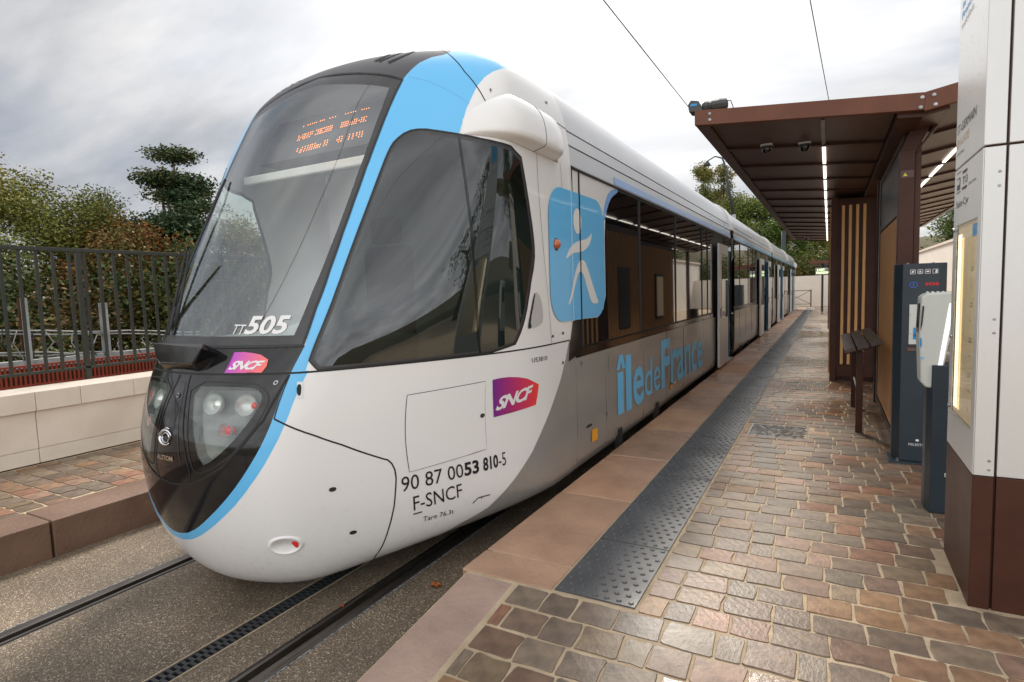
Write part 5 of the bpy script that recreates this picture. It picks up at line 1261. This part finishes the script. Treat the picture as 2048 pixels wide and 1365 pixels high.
# far shelter with lit departure board
fs = thing('far_shelter', 'small rust brown shelter roof at the far end of the platform', 'shelter', (-.4, 34.5, .26))
b = MB(); b.prism([(-.98, 33.6, 2.90), (1.6, 33.6, 2.84), (1.6, 33.6, 2.70), (-.9, 33.6, 2.76)], (0, 4.5, 0)); part('shelter_roof', b, 'brown_fascia', fs)
part('shelter_screen', B(.1, .25, 33.8, 37.8, .26, 2.72), 'brown_steel', fs); part('shelter_post', B(-.35, -.25, 34.0, 34.1, .26, 2.75), 'dark_pole', fs)
db = thing('departure_board', 'lit green departure board hanging under the far shelter roof', 'display board', (-.4, 33.5, 2.4))
part('board_case', B(-.62, .20, 33.45, 33.53, 2.16, 2.52), 'galvanised', db); part('board_rod', B(-.22, -.19, 33.53, 33.59, 2.3, 2.75), 'dark_pole', db)
text_on('board_line', 'A DEST', [(-.55, 2.38), (-.2, 2.38), (-.2, 2.47), (-.55, 2.47)], lambda x, z: (x, 33.445, z), 'board_glow', db, bold=.03); text_on('board_line', 'PROCHAIN', [(-.57, 2.22), (.15, 2.22), (.15, 2.33), (-.57, 2.33)], lambda x, z: (x, 33.445, z), 'board_glow', db, bold=.03)
for k, (x, y, h) in enumerate(((.02, 25.5, 2.0), (.05, 29.0, 1.8))):
    part('platform_cabinet', B(x, x + .4, y, y + .8, .25, h), 'kiosk_blue', label=['dark cabinet beside the shelter line, nearer of two on the far platform', 'dark cabinet beside the shelter line, farther of two on the far platform'][k], cat='cabinet', group='dark cabinets on the far platform', bevel=.02)
# poles and wires
def pole(pts, r, lab, cat, nm):
    b = MB(); b.tube(pts, r, 8); return part(nm, b, 'dark_pole', label=lab, cat=cat, smooth=True)
pole([(-2.83, 45, 0), (-2.83, 45, 5.45)], .14, 'thick dark catenary mast rising behind the far end of the tram', 'mast', 'catenary_mast')
lp = thing('street_lamp', 'tall leaning dark lamp post with curved arm among the far trees', 'street lamp', (-6.1, 45, 0))
b = MB(); b.tube([(-6.0, 45, 0), (-6.1, 45, 6.9)], [.15, .13], 8); part('concrete_stub', b, 'galvanised', lp, smooth=True)
b = MB(); b.tube([(-6.1, 45, 6.7), (-6.45, 45, 8.8), (-6.75, 45, 10.6), (-6.9, 45, 11.0), (-7.4, 45, 11.2), (-8.0, 45, 10.9)], [.10, .09, .07, .06, .05, .04], 8); part('lamp_arm', b, 'dark_pole', lp, smooth=True)
b = MB(); b.lathe((-7.95, 45, 10.9), (0, 0, -1), [(0, -.05), (.10, 0), (.26, .25), (.24, .30), (0, .32)], 10); part('lamp_head', b, 'dark_pole', lp, smooth=True)
def wire(p0, p1, r, lab, sag=.0):
    b = MB(); n = 16; b.tube([tuple(p0[k] + (p1[k] - p0[k]) * i / n - (sag * math.sin(math.pi * i / n) if k == 2 else 0) for k in range(3)) for i in range(n + 1)], r, 5); part('overhead_wire', b, 'dark_pole', label=lab, cat='wire', group='overhead wires of the tramway')
wire((-2.80, -8, 5.8), (-2.83, 45, 5.75), .009, 'left overhead contact wire meeting the canopy corner'); wire((-1.10, -8, 6.0), (1.2, 44, 5.9), .008, 'right overhead wire ending above the canopy front edge')
# ---- foliage
GREEN = [(0.076, 0.128, 0.027), (0.102, 0.145, 0.034), (0.060, 0.102, 0.031), (0.128, 0.162, 0.037)]
OLIVE = [(0.170, 0.187, 0.043), (0.221, 0.221, 0.051), (0.145, 0.170, 0.043), (0.272, 0.238, 0.051)]
RUSSET = [(0.221, 0.093, 0.031), (0.289, 0.128, 0.034), (0.170, 0.102, 0.034), (0.136, 0.119, 0.037)]
PINE = [(0.037, 0.068, 0.031), (0.051, 0.085, 0.034), (0.031, 0.058, 0.027), (0.085, 0.093, 0.034)]
YELLOW = [(0.374, 0.289, 0.060), (0.255, 0.255, 0.060), (0.170, 0.204, 0.051)]
def foliage(name, blobs, n, size, pal, parent, seed, flat=1.0, jitter=.75, kind=None, **kw):
    r = random.Random(seed); V = []; F = []; C = []; tot = sum(b_[3] ** 2 for b_ in blobs)
    for (x, y, z, R_) in blobs:
        base = r.choice(pal); k = int(n * R_ ** 2 / tot)
        for _ in range(k):
            while True:
                u, v, w = r.gauss(0, .48), r.gauss(0, .48), r.gauss(0, .48)
                if u * u + v * v + w * w < 1.6: break
            p = Vector((x + u * R_, y + v * R_, z + w * R_ * flat)); s = size * r.uniform(.5, 1.25)
            a = Vector((r.gauss(0, 1), r.gauss(0, 1), r.gauss(0, .6))).normalized(); b_ = a.cross(Vector((r.gauss(0, 1), r.gauss(0, 1), r.gauss(0, 1)))).normalized()
            n0 = len(V); V += [tuple(p - a * s), tuple(p + b_ * s * .5), tuple(p + a * s), tuple(p - b_ * s * .5)]; F.append((n0, n0 + 1, n0 + 2, n0 + 3))
            c = base if r.random() < .7 else r.choice(pal); f = r.uniform(1 - .35 * jitter, 1 + .5 * jitter); C += [tuple(q * f for q in c)] * 4
    me = mesh_of(name, V, F); setcol(me, C); return link(name, me, 'leafage', parent, kind=kind, **kw)
def tree(x, y, z0, h, cr, pal, lab, seed, kind='round', n=9000, size=0.053, group=None, cat='tree'):
    r = random.Random(seed); t_ = thing('pine_tree' if kind == 'pine' else 'broadleaf_tree', lab, cat, (x, y, z0), group)
    blobs = []; lim = []
    top = Vector((x + r.uniform(-.4, .4), y + r.uniform(-.4, .4), z0 + h * .86))
    if kind == 'pine':
        for k in range(30):
            f = .36 + .64 * (k // 5) / 5 + r.uniform(-.075, .075); rad = cr * (1.10 - .85 * max(0, f - .62) / .38) * r.uniform(.45, 1.05); an = r.uniform(0, 6.28)
            c = Vector((x + math.cos(an) * rad * .62, y + math.sin(an) * rad * .62, z0 + h * f - .2)); blobs.append((*c, cr * r.uniform(.30, .42))); lim.append(c)
    elif kind == 'thin':
        for k in range(34):
            f = r.uniform(.3, 1); an = r.uniform(0, 6.28); rad = cr * r.uniform(.1, .95) * (1.2 - f * .65); c = Vector((x + math.cos(an) * rad, y + math.sin(an) * rad, z0 + h * f)); blobs.append((*c, cr * r.uniform(.30, .52))); lim.append(c)
    else:
        for k in range(24):
            f = r.uniform(.25, 1.0); an = r.uniform(0, 6.28); rad = cr * (math.sin(math.pi * min(.97, max(.12, f * .86))) ** .6) * r.uniform(.3, .82)
            c = Vector((x + math.cos(an) * rad, y + math.sin(an) * rad, z0 + h * f * .93)); blobs.append((*c, cr * r.uniform(.26, .42))); lim.append(c)
    b = MB(); b.tube([(x, y, z0 - .3), (x + .1, y, z0 + h * .3), tuple(top.lerp(Vector((x, y, z0)), .3)), tuple(top)], [h * .028, h * .021, h * .013, h * .004], 8); tk = part('trunk', b, 'bark', t_, smooth=True)
    for i, c in enumerate(lim[:30] if kind == 'pine' else lim[:14]):
        s = Vector((x, y, z0 + max(h * .22, (c.z - z0) * .62))); b = MB(); b.tube([tuple(s), tuple(s.lerp(c, .5) + Vector((0, 0, .15))), tuple(c)], [h * .010, h * .006, h * .002], 5, False); part('limb', b, 'bark', tk, smooth=True)
    foliage('crown', blobs, n, size, pal, t_, seed, .30 if kind == 'pine' else .8); return t_
G1 = 'trees beyond the railing'
tree(-20, 6.6, .2, 5.3, 2.3, OLIVE, 'pale yellow-green tree at the far left edge above the railing', 1, n=25200, group=G1)
tree(-21, 9.4, .2, 5.7, 2.1, [(0.128, 0.145, 0.034), (0.153, 0.162, 0.037), (0.187, 0.153, 0.034)], 'olive green rounded tree second from the left above the railing', 2, n=25200, group=G1)
tree(-19, 9.9, .2, 4.3, 2.0, RUSSET, 'russet brown autumn tree in front of the olive green one', 3, n=27000, group=G1)
tree(-20, 12.3, .2, 6.4, 2.5, PINE, 'dark pine tree with layered crown rising left of the tram windscreen', 4, 'pine', n=34200, size=0.068, group=G1)
tree(-24, 14.9, .2, 6.3, 1.9, YELLOW, 'thin yellowing tree behind the dark pine', 5, 'thin', n=16200, group=G1)
tree(-18, 13.4, .2, 4.3, 1.7, OLIVE, 'golden green bushy tree directly left of the tram', 6, n=23400, group=G1)
tree(-23, 3.0, .2, 6.4, 2.6, OLIVE, 'tall pale green tree outside the left edge of the view', 7, n=14400, group=G1)
tree(-22, -1.5, .2, 6.0, 2.4, GREEN, 'green tree well to the left of the railing view', 8, n=10800, group=G1)
tree(-26, 21, .2, 4.4, 2.4, GREEN, 'green tree hidden mostly behind the tram cab', 9, n=12600, group=G1)
tree(-22, 25, .2, 7, 2.8, RUSSET, 'russet tree standing behind the middle of the tram', 10, n=12600, group=G1)
bl = []
r = random.Random(31)
for k in range(150):
    y = -4 + 42 * k / 150; bl.append((-16.5 + r.uniform(-1.6, 1.2), y + r.uniform(-.5, .5), r.uniform(.2, 2.9), r.uniform(.7, 1.15)))
foliage('shrub_thicket', bl, 150000, .075, [(0.051, 0.076, 0.024), (0.076, 0.093, 0.027), (0.102, 0.102, 0.031), (0.128, 0.085, 0.031), (0.043, 0.065, 0.025)], None, 12, kind='stuff')
bl = []
for k in range(110):
    bl.append((-23.5 + r.uniform(-1, 1.5), -2 + 38 * k / 110, r.uniform(.6, 3.8), r.uniform(1.0, 1.5)))
foliage('woodland_edge', bl, 60000, .10, [(.05, .07, .02), (.075, .08, .025), (.10, .065, .022)], None, 52, kind='stuff')
bl = [(-12.6 + r.uniform(-.5, .5), -2 + 30 * k / 60, r.uniform(.1, .9), r.uniform(.35, .55)) for k in range(60)]
foliage('bramble_bank', bl, 16000, .05, [(0.060, 0.093, 0.025), (0.093, 0.102, 0.034), (0.136, 0.128, 0.051)], None, 13, kind='stuff')
G2 = 'trees beyond the far end wall'
tree(-11.0, 62, 1.5, 12.3, 1.9, [(0.170, 0.187, 0.051), (0.221, 0.204, 0.060)], 'thin bare-limbed tree at the left beyond the tram roof', 14, 'thin', n=10800, size=0.116, group=G2)
tree(-9.0, 60, 1.5, 12.2, 1.5, [(0.153, 0.170, 0.051), (0.204, 0.170, 0.051)], 'slender sparse tree beside the leaning lamp post', 15, 'thin', n=7200, size=0.109, group=G2)
tree(-8.2, 56, 1.2, 8.6, 3.4, OLIVE, 'broad olive tree behind the tram roof, left of the concrete pole stub', 16, n=30600, size=0.109, group=G2)
tree(-5.2, 54, 1.2, 8.2, 2.8, [(0.153, 0.187, 0.043), (0.119, 0.153, 0.037)], 'light green tree with open crown between lamp post and canopy', 17, n=25200, size=0.102, group=G2)
tree(-3.2, 51, 1.0, 6.4, 2.2, GREEN, 'dark green tree behind the catenary mast', 18, n=25200, size=0.096, group=G2)
tree(1.5, 66, 3, 8.5, 3.6, RUSSET, 'russet tree on the slope above the far shelter', 19, n=21600, size=0.123, group=G2)
tree(-1.2, 58, 2.4, 5.4, 3.0, OLIVE, 'low olive tree on the slope above the far end wall', 20, n=21600, size=0.109, group=G2)
tree(-14.5, 58, 1.5, 8.0, 3.2, GREEN, 'green tree hidden behind the tram roof line', 21, n=16200, size=0.116, group=G2)
bl = [(-14 + 24 * k / 90 + r.uniform(-.6, .6), 46 + r.uniform(0, 4), r.uniform(.8, 3.6), r.uniform(.8, 1.2)) for k in range(90)]
foliage('hillside_scrub', bl, 60000, .10, [(0.085, 0.111, 0.031), (0.128, 0.128, 0.037), (0.153, 0.102, 0.034), (0.068, 0.102, 0.031), (0.204, 0.170, 0.051)], None, 22, kind='stuff')
G3 = 'trees above the retaining wall'
for k, (x, y, h, cr) in enumerate(((8.2, 34, 5.2, 2.8), (7.0, 27, 4.6, 2.5), (8.6, 19, 5.5, 2.8), (9.0, 11.5, 6.0, 3.0), (10.5, 4.0, 7.5, 3.0), (6.9, 40, 4.5, 2.4))):
    tree(x, y, 3.2 if y > 8 else 0, h, cr, GREEN, ['dark green tree above the cream retaining wall, behind the shelter', 'smaller dark green tree on the retaining wall nearer the totem', 'green tree above the wall hidden by the totem', 'tree above the wall to the right of the view', 'tall tree standing right of the platform ramp', 'green tree where the retaining wall meets the end wall'][k], 40 + k, n=9000, size=0.087, group=G3)
bl = [(6.3 + r.uniform(-.3, .8), 8 + 34 * k / 80, 3.6 + r.uniform(0, .8), r.uniform(.5, .8)) for k in range(80)]
foliage('wall_top_ivy', bl, 26000, .07, [(0.068, 0.111, 0.027), (0.102, 0.128, 0.034), (0.153, 0.153, 0.051)], None, 23, kind='stuff')
